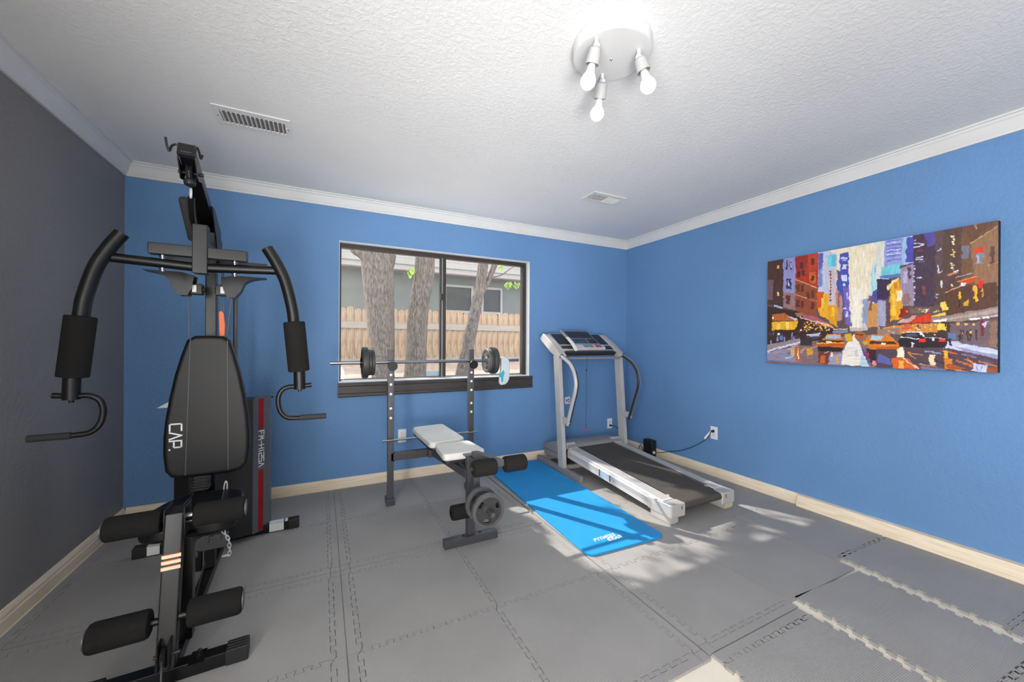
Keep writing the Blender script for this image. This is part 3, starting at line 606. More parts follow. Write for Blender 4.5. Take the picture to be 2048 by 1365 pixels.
# foot of the mast and selector chain
b = BM(); box(b, -.052, .085, .045, .085, .165, .228, .003); box(b, -.02, .012, .038, .05, .20, .238, .002); box(b, .03, .06, .038, .05, .205, .236, .002); box(b, -.06, -.03, .03, .06, .148, .175, .002); obj('mast_bracket', b, 'steel_grey', G)
b = BM(); rtube(b, (-.04, .10, .05), (-.04, .10, .5), .03, .03); obj('mast_brace', b, 'black_satin', G)
pth = smooth([Vector(p) for p in ((.060, -.02, .335), (.066, -.02, .305), (.075, -.02, .275), (.088, -.02, .248), (.099, -.02, .222), (.101, -.02, .195), (.103, -.02, .17), (.098, -.02, .152), (.076, -.02, .150))], 3)
acc = [0]
for p, q in zip(pth, pth[1:]): acc.append(acc[-1] + (q - p).length)
for k in range(11):
    s = (k + .5) / 11 * acc[-1]; i = max(j for j in range(len(acc)) if acc[j] <= s); i = min(i, len(pth) - 2); d = (pth[i + 1] - pth[i]).normalized(); c = pth[i] + d * (s - acc[i])
    nrm = Vector((0, 1, 0)) if k % 2 else d.cross(Vector((0, 1, 0))).normalized(); x = nrm.cross(d).normalized(); b = BM()
    tube(b, [c + d * math.cos(2 * PI * j / 14) * .0145 + x * math.sin(2 * PI * j / 14) * .0065 for j in range(14)], .0021, 6, closed=True); obj('chain_link', b, 'chain_silver', G)
b = BM(); tube(b, smooth([(.072, .02, .45), (.074, .02, .48), (.080, .02, .50), (.086, .02, .48), (.083, .02, .44), (.076, .02, .43)], 3), .003, 8, closed=True); obj('snap_hook', b, 'chain_silver', G)
# weight stack shroud
b = BM(); cs = [(-.235, .60), (-.228, .522), (-.150, .452), (-.075, .430), (0, .424), (.075, .430), (.150, .452), (.150, .60)]
prism(b, cs, XY(.035), (0, 0, .805)); shroud = obj('stack_shroud', b, 'black_plastic', G, sharp=25)
A = Vector((.152, .4515, 0)); B = Vector((.2335, .522, 0)); dS = (B - A).normalized(); nS = Vector((dS.y, -dS.x, 0))
b = BM(); prism(b, [(.15, .4535), (.152, .4515), (.2335, .522), (.236, .528), (.238, .60), (.15, .60)], XY(.03), (0, 0, .815)); obj('shroud_panel', b, 'panel_grey', G, sharp=25)
for z0, z1 in ((.035, .405), (.655, .842)):
    b = BM(); p0 = A + dS * .034 + nS * .0010; p1 = A + dS * .066 + nS * .0010
    vs = [b.verts.new(v) for v in (p0 + Vector((0, 0, z0)), p1 + Vector((0, 0, z0)), p1 + Vector((0, 0, z1)), p0 + Vector((0, 0, z1)))]; b.faces.new(vs)
    bmesh.ops.solidify(b, geom=list(b.faces), thickness=.0008); obj('red_stripe', b, 'red_stripe', G)
b = BM(); letters(b, 'FM-H125A', A + dS * .036 + nS * .0012 + Vector((0, 0, .644)), (0, 0, -1), dS, .0225, gap=.36, wd=.2, thick=.0008); o = obj('model_lettering', b, 'letter_white', G); o['label'] = 'white lettering FM-H125A'
b = BM(); cyl(b, (.20, .60, .835), (.246, .585, .835), .006, 10); cyl(b, (.236, .56, .03), (.246, .56, .03), .006, 10); obj('screw', b, 'black_paint', G)
b = BM(); prism(b, [(-.275, .83), (-.20, .875), (-.2, .83)], XZ(.40), (0, .002, 0)); o = obj('paper_tag', b, 'paper_white', G); o['label'] = 'corner of white paper behind the backrest'

# ------------------------------------------------------------------ weight bench (world numbers)
Bn = thing('weight_bench', 'grey weight bench with white padded seat, leg rollers and tall uprights under the window', 'weight bench', (.785, 2.5, .012))
UX = (.456, 1.078); UY = 2.92
def wobj(n, b, m, p, **k): return obj(n, b, m, p, True, **k)
for x in UX:
    b = BM(); rtube(b, (x, UY, .014), (x, UY, 1.152), .043, .045, .003)
    wobj('upright', b, 'bench_frame', Bn)
    for z in (.965, .895, .825, .72, .65):
        b = BM(); cyl(b, (x - .002, UY - .0235, z), (x - .002, UY - .0222, z), .0095, 14); wobj('pin_hole', b, 'label_white', Bn)
    b = BM(); box(b, x - .03, x + .03, 2.885, 2.985, .0125, .062, .006); wobj('foot', b, 'bench_frame', Bn)
    b = BM(); lathe(b, [(0, 0), (.032, 0), (.034, .003), (.034, .012), (0, .012)], (x + .004, 2.852, 1.030), (0, 1, 0), 28); box(b, x - .018, x + .018, 2.86, 2.905, 1.012, 1.044, .004); wobj('bar_holder', b, 'black_paint', Bn)
b = BM(); cyl(b, (.40, UY - .035, .491), (1.122, UY - .035, .489), .0085, 12); cyl(b, (.395, UY - .035, .491), (.405, UY - .035, .491), .012, 12); wobj('support_rod', b, 'chrome', Bn)
b = BM(); rtube(b, (UX[0], UY, .362), (UX[1], UY, .362), .045, .058, .003); rtube(b, (.765, UY, .37), (.80, 2.19, .41), .045, .05, .003); box(b, .72, .83, 2.84, 2.90, .34, .45, .004); rtube(b, (.765, 3.0, .49), (.79, 2.5, .48), .03, .03); rtube(b, (.80, 2.2, .42), (.79, 2.46, .48), .03, .03); wobj('frame_beam', b, 'bench_frame', Bn)
for x in UX:
    for z in (.335, .389):
        b = BM(); cyl(b, (x + .02, UY - .028, z), (x + .02, UY - .0215, z), .006, 8); wobj('bolt', b, 'black_paint', Bn)
b = BM(); prism(b, rounded([(.645, 2.505), (.905, 2.545), (.895, 3.085), (.635, 3.045)], .05), XY(.496), (0, 0, .042), .014, 4); wobj('back_pad', b, 'vinyl_white', Bn, sharp=60)
b = BM(); prism(b, rounded([(.650, 2.215), (.925, 2.222), (.908, 2.492), (.668, 2.480)], .04), XY(.492), (0, 0, .044), .014, 4); wobj('seat_pad', b, 'vinyl_white', Bn, sharp=60)
b = BM(); prism(b, rounded([(.655, 2.222), (.918, 2.228), (.902, 2.486), (.674, 2.474)], .04), XY(.476), (0, 0, .02), .004); prism(b, rounded([(.652, 2.512), (.898, 2.552), (.888, 3.078), (.642, 3.038)], .05), XY(.480), (0, 0, .02), .004); wobj('pad_base', b, 'black_plastic', Bn)
b = BM(); rtube(b, (.805, 2.175, .05), (.802, 2.175, .528), .046, .042, .003); box(b, .765, .84, 2.15, 2.205, .525, .532, .002); wobj('front_post', b, 'bench_frame', Bn)
b = BM(); box(b, .636, .968, 2.132, 2.182, .0125, .06, .005); wobj('front_foot', b, 'bench_frame', Bn)
for x in (.755, .86):
    b = BM(); cyl(b, (x, 2.157, .06), (x, 2.157, .066), .007, 12); wobj('foot_bolt', b, 'black_plastic', Bn)
b = BM(); rtube(b, (.812, 2.125, .548), (.805, 1.745, .600), .042, .032, .003); box(b, .785, .788, 2.06, 2.17, .46, .53, .001, 1); box(b, .833, .836, 2.06, 2.17, .46, .53, .001, 1); wobj('leg_lever', b, 'bench_frame', Bn)
b = BM(); rtube(b, (.812, 2.10, .56), (.806, 2.09, .20), .038, .036, .003); cyl(b, (.803, 2.08, .303), (.803, 1.835, .303), .0125, 16); wobj('curl_arm', b, 'bench_frame', Bn)
b = BM(); cyl(b, (.803, 1.84, .303), (.803, 1.832, .303), .0128, 16); cyl(b, (.785, 2.03, .52), (.84, 2.03, .52), .007, 10); wobj('peg_tip', b, 'chrome', Bn)
for y, z in ((1.755, .586), (2.08, .243)):
    b = BM(); cyl(b, (.655, y, z), (.955, y, z), .011); wobj('roller_bar', b, 'chrome', Bn)
for x0, x1, y, z, r in ((.660, .783, 1.755, .586, .0405), (.828, .95, 1.755, .586, .0405), (.655, .775, 2.08, .243, .042), (.835, .955, 2.08, .243, .042)):
    b = BM(); roller(b, (x0, y, z), (x1, y, z), r); wobj('foam_roller', b, 'foam_black', Bn)

# ------------------------------------------------------------------ barbell and plates
BY, BZ = 2.895, 1.0585
bb = thing('barbell', 'chrome barbell resting across the bench uprights in front of the window', 'barbell', (.774, BY, BZ))
b = BM(); cyl(b, (.052, BY, BZ), (1.497, BY, BZ), .0125, 18); wobj('bar', b, 'chrome', bb)
for x, d in ((.2485, -1), (1.2855, 1)):
    b = BM(); cyl(b, (x - .0055, BY, BZ), (x + .0055, BY, BZ), .02, 18); cyl(b, (x, BY, BZ - .036), (x, BY, BZ + .036), .0045, 8); wobj('collar', b, 'black_paint', bb)
def plate(name, label, c, R, th, axis, m, spokes=3, group=None, m2=None):
    """weight plate with open slots, thick rim and hub; local axis Z"""
    t = thing(name, label, 'weight plate', c, 0, group)
    rim = BM(); lathe(rim, [(R * .80, -th / 2), (R * .97, -th / 2), (R, -th * .35), (R, th * .35), (R * .97, th / 2), (R * .80, th / 2), (R * .78, th * .3), (R * .78, -th * .3), (R * .80, -th / 2)], (0, 0, 0), axis, 40)
    obj('rim', rim, m, t)
    web = BM(); a = Vector(axis).normalized(); x, y = frame(a); N = 48; t2 = th * .3
    def slot(k, n):  # open slots centred between spokes
        ph = (k / N * spokes) % 1.0
        return .14 < ph < .50
    def ringpt(r, k, z): return a * z + (x * math.cos(2 * PI * k / N) + y * math.sin(2 * PI * k / N)) * r
    rr = [.16, .40, .48, .70, .80]
    for r0, r1, op in zip(rr, rr[1:], (0, 0, 1, 0)):
        for k in range(N):
            if op and slot(k, N): continue
            for z in (-t2, t2):
                web.faces.new([web.verts.new(ringpt(R * q, kk, z)) for q, kk in ((r0, k), (r1, k), (r1, k + 1), (r0, k + 1))])
            if op:
                for kk in (k, k + 1):
                    if slot(kk % N if kk == k + 1 else k - 1, N): web.faces.new([web.verts.new(ringpt(R * q, kk, z)) for q, z in ((r0, -t2), (r1, -t2), (r1, t2), (r0, t2))])
    for q in (.48, .70):
        for k in range(N):
            if slot(k, N): web.faces.new([web.verts.new(ringpt(R * q, kk, z)) for kk, z in ((k, -t2), (k + 1, -t2), (k + 1, t2), (k, t2))])
    bmesh.ops.remove_doubles(web, verts=list(web.verts), dist=1e-5); obj('web', web, m2 or m, t)
    hub = BM(); lathe(hub, [(.014, -th * .5), (R * .26, -th * .5), (R * .30, -th * .36), (R * .30, th * .36), (R * .26, th * .5), (.014, th * .5), (.014, -th * .5)], (0, 0, 0), axis, 28); obj('hub', hub, m2 or m, t)
    return t
AX = (1, 0, 0)
plate('weight_plate', 'largest plate, outermost on the left end of the barbell', (.2745, BY, BZ), .111, .038, AX, 'iron_dark')
plate('weight_plate', 'middle small plate on the left end of the barbell', (.3045, BY, BZ), .092, .021, AX, 'iron_dark')
plate('weight_plate', 'innermost small plate on the left end of the barbell, nearest the upright', (.3260, BY, BZ), .092, .021, AX, 'iron_dark')
plate('weight_plate', 'innermost small plate on the right end of the barbell, its spoked face showing', (1.2080, BY, BZ), .098, .021, AX, 'iron_grey')
plate('weight_plate', 'middle small plate on the right end of the barbell', (1.2295, BY, BZ), .098, .021, AX, 'iron_dark')
plate('weight_plate', 'largest plate, outermost on the right end of the barbell beside the white pouch', (1.2595, BY, BZ), .110, .038, AX, 'iron_dark')
p5 = plate('weight_plate', 'front plate on the bench leg-curl peg, marked with raised fives', (.803, 1.898, .303), .092, .026, (0, -1, 0), 'iron_grey', 3, None, 'iron_dark')
for k in range(3):
    a = k * 2 * PI / 3 + .95; b = BM(); q = Vector((math.cos(a), 0, math.sin(a))) * .058; tx = Vector((-math.sin(a), 0, math.cos(a))) * -1; ty = Vector((math.cos(a), 0, math.sin(a)))
    letters(b, '5', q + Vector((0, -.0085, 0)) - tx * .006 - ty * .006, tx, ty, .0105, wd=.25, thick=.0022 if tx.cross(ty).y < 0 else -.0022); obj('numeral', b, 'iron_grey', p5)
plate('weight_plate', 'rear plate on the bench leg-curl peg, half hidden behind the other', (.803, 1.998, .303), .092, .026, (0, -1, 0), 'iron_grey', 3, None, 'iron_dark')
pouch = thing('plastic_pouch', 'small translucent white pouch with teal print hanging at the barbell right end', 'pouch', (1.345, 2.864, 1.0))
b = BM(); prism(b, rounded([(1.318, 1.088), (1.362, 1.092), (1.392, 1.06), (1.398, .98), (1.392, .90), (1.365, .862), (1.318, .856), (1.305, .874), (1.305, .93), (1.318, .97)], .018), XZ(2.849), (0, .03, 0), .010, 3); wobj('pouch_body', b, 'pouch_white', pouch, sharp=60)
b = BM(); prism(b, rounded([(1.298, .935), (1.336, .985), (1.348, .955), (1.335, .925), (1.333, .885), (1.318, .875), (1.312, .92)], .008), XZ(2.8468), (0, .004, 0), .001); wobj('print', b, 'pouch_teal', pouch)

# ------------------------------------------------------------------ treadmill (local: -Y towards the room)
T = thing('treadmill', 'silver and grey treadmill with curved handrails in the back right corner', 'treadmill', (2.36, 2.2, .012))
for s in (-1, 1):
    sx = lambda a, c: sorted((s * a, s * c))
    b = BM(); box(b, *sx(.353, .392), .463, 1.185, 0.0005, .053, .004); obj('foot', b, 'tread_hood', T)
    b = BM(); prism(b, [(.712, .05), (.797, .05), (.888, 1.075), (.805, 1.075)], YZ(min(sx(.35, .39))), (.04, 0, 0), .004, 2); obj('upright', b, 'tread_silver', T)
    b = BM(); a0 = min(sx(.318, .388))
    prism(b, rounded([(.762, 1.078), (.79, 1.052), (.86, 1.065), (.95, 1.105), (1.135, 1.225), (1.142, 1.25), (1.085, 1.288), (1.05, 1.272), (.93, 1.20)], .016), YZ(a0), (.07, 0, 0), .012, 3); obj('console_arm', b, 'tread_silver', T)
    pts = smooth([(s * .368, .790, 1.080), (s * .368, .772, 1.066), (s * .366, .710, 1.040), (s * .366, .640, 1.0), (s * .366, .585, .935), (s * .366, .556, .845), (s * .366, .566, .765), (s * .366, .602, .670), (s * .366, .645, .555), (s * .366, .682, .450)], 4)
    b = BM(); tube(b, pts, .0175, 16); obj('handrail', b, 'tread_silver' if s < 0 else 'tread_hood', T)
    b = BM(); tube(b, [p + Vector((s * -.0095, -.0065, -.002)) for p in pts[4:]], .0125, 10); obj('rail_grip', b, 'tread_black', T)
    b = BM(); ring(b, pts[3], .0185, .004, pts[4] - pts[3], 20, 8); obj('rail_collar', b, 'tread_black', T)
    b = BM(); box(b, *sx(.352, .380), .655, .745, .462, .515, .004); obj('rail_bracket', b, 'tread_silver', T)
    # side rail, inclined deck
    def rz(y): return .131 + (y + .43) * (.222 - .131) / 1.17
    b = BM(); y0, y1 = -.35, .745
    prof = [(.215, 0), (.300, 0), (.312, -.006), (.314, -.022), (.320, -.026), (.320, -.088), (.300, -.090), (.215, -.060)]
    for k in range(3): pass
    A = [b.verts.new((s * x, y0, rz(y0) + z)) for x, z in prof]; Bv = [b.verts.new((s * x, y1, rz(y1) + z)) for x, z in prof]; n = len(prof)
    b.faces.new(A); b.faces.new(Bv[::-1])
    for i in range(n): b.faces.new((A[i], Bv[i], Bv[(i + 1) % n], A[(i + 1) % n]))
    rail = obj('side_rail', b, 'tread_rail', T, sharp=20)
    b = BM()
    for x in (.235, .25, .265, .28, .295): rtube(b, (s * x, y0 + .02, rz(y0 + .02) + .0003), (s * x, y1 - .02, rz(y1 - .02) + .0003), .0035, .0016, 0)
    for z in (-.034, -.045, -.056): rtube(b, (s * .3203, y0 + .02, rz(y0 + .02) + z), (s * .3203, y1 - .02, rz(y1 - .02) + z), .0016, .003, 0)
    obj('grip_rib', b, 'tread_hood', rail)
    b = BM(); prism(b, rounded([(s * .188, -.432), (s * .322, -.432), (s * .324, -.30), (s * .318, -.22), (s * .21, -.24), (s * .19, -.33)], .012), XY(.050), (0, 0, .083), .006, 3); ec = obj('end_block', b, 'tread_silver', T)
    b = BM(); lathe(b, [(0, .0), (.024, 0), (.022, .006), (0, .009)], (s * .205, -.285, .132), (0, 0, 1), 20); obj('end_boss', b, 'tread_silver', ec)
    b = BM(); cyl(b, (s * .262, -.345, .133), (s * .262, -.345, .1345), .005, 10); box(b, s * .225 - .003, s * .225 + .003, -.4335, -.430, .095, .118); obj('screw', b, 'tread_black', ec)
    b = BM(); box(b, *sx(.242, .318), -.42, -.25, .010, .0505, .005); box(b, *sx(.248, .312), -.41, -.26, .0005, .012, .002); ft = obj('rear_foot', b, 'tread_silver', T)
    if s > 0:
        b = BM(); box(b, .246, .314, -.4215, -.419, .016, .046); obj('foot_pad', b, 'tread_beige', ft)
b = BM(); box(b, -.36, .36, .78, .82, .008, .045, .003); box(b, -.36, .36, 1.12, 1.16, .008, .045, .003); obj('base_crossbar', b, 'tread_silver', T)
# belt with its rear roller
b = BM(); pr = [(.80, .224), (-.395, .130)] + [(-.40 - .026 * math.sin(a), .104 + .026 * math.cos(a)) for a in [k * PI / 8 for k in range(1, 8)]] + [(-.395, .078), (.80, .17)]
prism(b, pr, YZ(-.205), (.41, 0, 0)); obj('running_belt', b, 'tread_belt', T, sharp=30)
b = BM(); prism(b, [(.745, .2245), (-.29, .1425), (-.29, .141), (.745, .223)], YZ(-.216), (.010, 0, 0)); prism(b, [(.745, .2245), (-.29, .1425), (-.29, .141), (.745, .223)], YZ(.206), (.010, 0, 0)); obj('belt_edge', b, 'tread_black', T)
b = BM(); prism(b, rounded([(.895, .085), (.905, .236), (.94, .246), (1.118, .186), (1.132, .165), (1.128, .075)], .014), YZ(-.342), (.684, 0, 0), .012, 3)
prism(b, rounded([(.735, .212), (.76, .246), (.82, .256), (.91, .246), (.91, .20), (.75, .20)], .014), YZ(-.31), (.62, 0, 0), .008, 3); obj('motor_hood', b, 'tread_hood', T)
b = BM(); box(b, -.343, .343, .90, 1.12, .138, .142); obj('hood_seam', b, 'tread_black', T)
for s in (-1, 1):
    b = BM(); tube(b, [(s * .215, .79, .226), (s * .315, .79, .226)], .032, 18); box(b, s * .27 - .05, s * .27 + .05, .715, .755, .219, .226, .002); obj('hood_bearing', b, 'tread_silver', T)
b = BM(); cyl(b, (-.35, .80, 1.048), (.35, .80, 1.048), .0125, 14); obj('crossbar', b, 'tread_hood', T)
# console
cy = lambda t: (.835 + t * .27, 1.105 + t * .172)  # along the slope
nrm = Vector((0, -.537, .843))
def slab(x0, x1, t0, t1, d0, d1, m, name, bev=.004, lab=None):
    bb_ = BM(); p = Vector((0,) + cy(t0)); q = Vector((0,) + cy(t1)); up = (q - p).normalized(); L = (q - p).length
    mm = Matrix((Vector((1, 0, 0)), up, nrm)).transposed().to_4x4(); mm.translation = p
    box(bb_, x0, x1, 0, L, d0, d1, bev, 2, mm); o = obj(name, bb_, m, T)
    if lab: o['label'] = lab
    return o
slab(-.325, .325, 0, 1, -.02, .018, 'tread_silver', 'console_body', .008)
slab(-.305, -.165, .34, .96, .012, .0195, 'tread_black', 'cup_pocket', .003); slab(.175, .305, .34, .96, .012, .0195, 'tread_black', 'cup_pocket', .003)
slab(-.305, -.17, .10, .28, .012, .0195, 'tread_black', 'tray_slot', .003); slab(.185, .305, .06, .28, .012, .0195, 'tread_black', 'tray_slot', .003)
slab(-.155, .165, .16, 1.06, .012, .042, 'tread_hood', 'display_unit', .006)
slab(-.14, .15, .60, 1.0, .040, .0435, 'tread_black', 'upper_window', .001); slab(-.14, .03, .30, .56, .040, .0435, 'tread_screen', 'screen', .001); slab(.045, .15, .30, .56, .040, .0435, 'tread_black', 'lower_window', .001)
slab(-.15, .185, .02, .22, .018, .046, 'btn_pink', 'button_strip', .004)
for x0, x1, m in ((-.07, -.01, 'btn_teal'), (.0, .045, 'tread_hood'), (.075, .115, 'btn_red'), (.12, .150, 'btn_blue')): slab(x0, x1, .05, .19, .045, .0485, m, 'button', .001)
slab(-.30, .30, -.10, .0, -.02, .022, 'tread_black', 'console_lip', .004)
b = BM(); prism(b, [(.80, 1.118), (.865, 1.185), (.95, 1.245), (.945, 1.256), (.855, 1.20), (.79, 1.13)], YZ(-.205), (.028, 0, 0), .002, 2); obj('book_clip', b, 'paper_white', T)
b = BM(); prism(b, [(.90, 1.20), (1.10, 1.325), (1.105, 1.318), (.905, 1.192)], YZ(-.175), (.012, 0, 0), .001, 1); obj('display_edge', b, 'tread_silver', T)
b = BM(); box(b, .265, .325, .775, .80, 1.112, 1.122, .003); obj('tray_lip', b, 'tread_silver', T)
b = BM(); tube(b, smooth([(-.073, .785, 1.06), (-.080, .78, .99), (-.084, .778, .94), (-.088, .775, .70), (-.09, .775, .37)], 4), .0016, 6); ring(b, (-.084, .778, .935), .010, .0022, (0, 1, 0), 16, 6, .6); key = obj('safety_cord', b, 'cord_dark', T)
b = BM(); lathe(b, [(0, -.006), (.015, -.006), (.017, 0), (.015, .006), (0, .006)], (-.09, .775, .362), (0, .3, 1), 18); obj('safety_key', b, 'btn_red', key)
b = BM()
def railpt(y, z): return (-.3212, y, .131 + (y + .43) * .0778 + z)
vs = [b.verts.new(v) for v in (railpt(.285, -.034), railpt(.168, -.034), railpt(.168, -.074), railpt(.285, -.074))]; b.faces.new(vs); obj('spec_label', b, 'sticker_blue', T)
b = BM(); box(b, -.324, -.3195, .160, .166, .1, .15); box(b, -.324, -.3195, .287, .293, .108, .162); obj('label_frame', b, 'tread_black', T)

# ------------------------------------------------------------------ exercise mat
Mt = thing('exercise_mat', 'bright blue foam exercise mat lying flat between bench and treadmill', 'exercise mat', (1.655, 2.535, .012), math.radians(-2.2))
b = BM(); ol = rounded([(-.292, -.835), (.277, -.835), (.277, .845), (-.292, .845)], .055, 7); prism(b, ol, XY(.0006), (0, 0, .0125), .003, 2); obj('mat_body', b, 'mat_blue', Mt)
b = BM(); letters(b, 'FITNESS', (-.165, -.722, .0132), (1, .06, 0), (-.06, 1, 0), .0175, gap=.42, wd=.3, thick=.0005, shear=.25); letters(b, 'GEAR', (-.085, -.752, .0132), (1, .06, 0), (-.06, 1, 0), .0185, gap=.42, wd=.32, thick=.0005, shear=.25); o = obj('lettering', b, 'letter_white', Mt); o['label'] = 'white two-line logo'

# ------------------------------------------------------------------ outlets, cords, adapter
def outlet(label, pos, axis, plugs=()):
    """axis: 'Y' back wall, 'X' right wall"""
    t = thing('wall_outlet', label, 'outlet', pos, 0 if axis == 'Y' else -PI / 2, None)
    b = BM(); box(b, -.035, .035, -.006, -.0005, -.0575, .0575, .003); obj('cover_plate', b, 'outlet_white', t)
    for z in (.02, -.02):
        b = BM(); prism(b, rounded([(-.017, z - .014), (.017, z - .014), (.017, z + .014), (-.017, z + .014)], .008), XZ(-.0085), (0, .004, 0), .001, 1); r_ = obj('receptacle', b, 'outlet_white', t)
        b = BM(); box(b, -.008, -.006, -.0092, -.008, z - .002, z + .007); box(b, .006, .008, -.0092, -.008, z - .002, z + .007); cyl(b, (0, -.0092, z - .008), (0, -.008, z - .008), .0022, 8); obj('slot', b, 'cord_dark', r_)
    b = BM(); cyl(b, (0, -.0072, 0), (0, -.005, 0), .003, 10); obj('screw', b, 'alu', t)
    return t
outlet('white wall outlet below the window behind the bench', (.635, YB, .385), 'Y')
outlet('white wall outlet behind the treadmill, with a dark plug, near the corner', (2.958, YB, .288), 'Y')
t = thing('wall_outlet', 'small white outlet behind the treadmill left upright', 'outlet', (2.375, YB, .588), 0); b = BM(); box(b, -.035, .035, -.006, -.0005, -.0375, .0375, .003); obj('cover_plate', b, 'outlet_white', t); b = BM(); box(b, -.018, -.004, -.009, -.005, -.012, .012, .002); box(b, .008, .02, -.009, -.005, .002, .02, .001); box(b, .008, .02, -.009, -.005, -.02, -.006, .001); obj('jack', b, 'cord_dark', t)
outlet('white wall outlet on the right blue wall with a plug and tagged cord', (XR, 2.305, .395), 'X')
PA = thing('power_adapter', 'black power adapter box standing against the right wall behind the treadmill', 'power adapter', (3.135, 3.0, 0))
b = BM(); box(b, 3.098, 3.168, 2.945, 3.065, .0135, .182, .008, 3); wobj('adapter_case', b, 'black_plastic', PA)
b = BM()
for k in range(6): box(b, 3.105, 3.160, 2.957 + k * .017, 2.965 + k * .017, .1815, .1835)
wobj('vent_rib', b, 'tread_black', PA)
b = BM(); box(b, 3.112, 3.132, 2.925, 2.947, .05, .075, .004); wobj('white_plug', b, 'label_white', PA)
b = BM(); tube(b, smooth([(3.187, 2.303, .412), (3.165, 2.303, .412), (3.160, 2.312, .405), (3.168, 2.33, .375), (3.175, 2.37, .325), (3.176, 2.45, .262), (3.176, 2.54, .205), (3.172, 2.66, .145), (3.166, 2.77, .112), (3.158, 2.86, .08), (3.14, 2.92, .065)], 4), .0032, 8); cd = wobj('power_cord', b, 'cord_dark', PA)
inv = MW['power_adapter'].inverted()
b = BM(); box(b, 3.165, 3.19, 2.293, 2.313, .402, .424, .004); b.transform(inv); obj('plug', b, 'cord_dark', cd)
b = BM(); prism(b, [(2.312, .400), (2.326, .410), (2.386, .335), (2.372, .322)], YZ(3.1655), (.001, 0, 0)); b.transform(inv); obj('paper_tag', b, 'paper_white', cd)
b = BM(); tube(b, smooth([(2.958, 3.425, .268), (2.965, 3.405, .268), (3.02, 3.40, .25), (3.08, 3.38, .18), (3.10, 3.35, .08), (3.12, 3.25, .02), (3.13, 3.18, .019), (3.12, 3.14, .08), (3.125, 3.12, .10), (3.133, 3.10, .03), (3.13, 3.06, .05)], 4), .0032, 8); cd = wobj('outlet_cord', b, 'cord_dark', PA)
b = BM(); box(b, 2.948, 2.968, 3.408, 3.433, .258, .278, .004); b.transform(inv); obj('plug', b, 'cord_dark', cd)

# ------------------------------------------------------------------ ceiling light
LC = Vector((1.006, 1.170, ZC)); Lt = thing('ceiling_light', 'round white ceiling light with three bare lit bulbs', 'ceiling light', tuple(LC))
b = BM(); lathe(b, [(0, -.052), (.140, -.050), (.150, -.045), (.153, -.036), (.153, -.003), (.145, -.0005), (0, -.0005)], (.027, .030, 0), (0, 0, 1), 64); obj('canopy', b, 'lamp_white', Lt)
b = BM(); lathe(b, [(0, -.057), (.004, -.056), (.006, -.052), (.006, -.05)], (.03, .035, 0), (0, 0, 1), 12); obj('canopy_screw', b, 'alu', Lt)
for hx, hy, bx, by, bz in ((-.090, -.022, .914 - 1.006, 1.195 - 1.170, 2.21 - ZC), (.094, -.050, 1.137 - 1.006, 1.108 - 1.170, 2.21 - ZC), (.057, .122, 1.078 - 1.006, 1.345 - 1.170, 2.21 - ZC)):
    h = Vector((hx, hy, -.05)); bl = Vector((bx, by, bz)); k = Vector((hx, hy, -.078)); d = (bl - k).normalized()
    b = BM(); cyl(b, h, k, .0075, 12); cyl(b, k + Vector((-.008, 0, 0)), k + Vector((.008, 0, 0)), .010, 12); cyl(b, k, k + d * .012, .006, 10); obj('stem', b, 'lamp_white', Lt)
    b = BM(); L0 = (bl - k).length - .073; lathe(b, [(0, .004), (.012, .004), (.022, .012), (.024, .03), (.0265, L0 + .01), (.0265, L0 + .018), (.0245, L0 + .018), (.023, L0), (0, L0 - .004)], k, d, 24); obj('socket', b, 'socket_grey', Lt)
    b = BM(); lathe(b, [(.012, -.062), (.0145, -.050), (.0165, -.034), (.022, -.022)], bl, d, 24); nb = obj('bulb_neck', b, 'lamp_white', Lt)
    b = BM(); lathe(b, [(.021, -.0225), (.027, -.012), (.0300, 0), (.027, .013), (.018, .024), (.008, .0292), (0, .0302)], bl, d, 24); obj('bulb', b, 'bulb_glow', Lt)

# ------------------------------------------------------------------ ceiling registers
def vent(label, x0, x1, y0, y1, nsl, tilt, cover):
    t = thing('air_vent', label, 'air vent', ((x0 + x1) / 2, (y0 + y1) / 2, ZC)); hx, hy = (x1 - x0) / 2, (y1 - y0) / 2; ix, iy = hx - .028, hy - .042
    b = BM(); box(b, -hx, hx, -hy, -iy, -.007, -.0006, .002); box(b, -hx, hx, iy, hy, -.007, -.0006, .002); box(b, -hx, -ix, -iy, iy, -.007, -.0006, .002); box(b, ix, hx, -iy, iy, -.007, -.0006, .002); obj('register_frame', b, 'vent_white', t)
    b = BM(); box(b, -ix, ix, -iy, iy, -.0016, -.0007); obj('backing', b, 'vent_dark', t)
    b = BM(); box(b, -.002, .0016, -iy, iy, -.011, -.002); me = None
    for k in range(nsl):
        x = -ix + (k + .5) / nsl * 2 * ix
        if me is None: s = obj('slat', b, 'vent_white', t); me = s.data
        else: s = bpy.data.objects.new('slat', me); COL.objects.link(s); s.parent = t
        s.location = (x, 0, 0); s.rotation_euler = (0, tilt * (1 if k < nsl / 2 else cover), 0)
    for sx in (-1, 1):
        b = BM(); cyl(b, (sx * (hx - .013), 0, -.0085), (sx * (hx - .013), 0, -.006), .004, 8); obj('screw', b, 'vent_dark', t)
    b = BM(); box(b, ix + .004, ix + .008, -.02, .02, -.012, -.006); obj('lever', b, 'vent_white', t)
vent('white ceiling air vent with dark slots above the home gym', -.505, -.158, 2.385, 2.588, 14, .25, 1)
vent('small pale ceiling air vent nearer the corner above the window', 1.905, 2.232, 2.40, 2.585, 14, .5, -1)

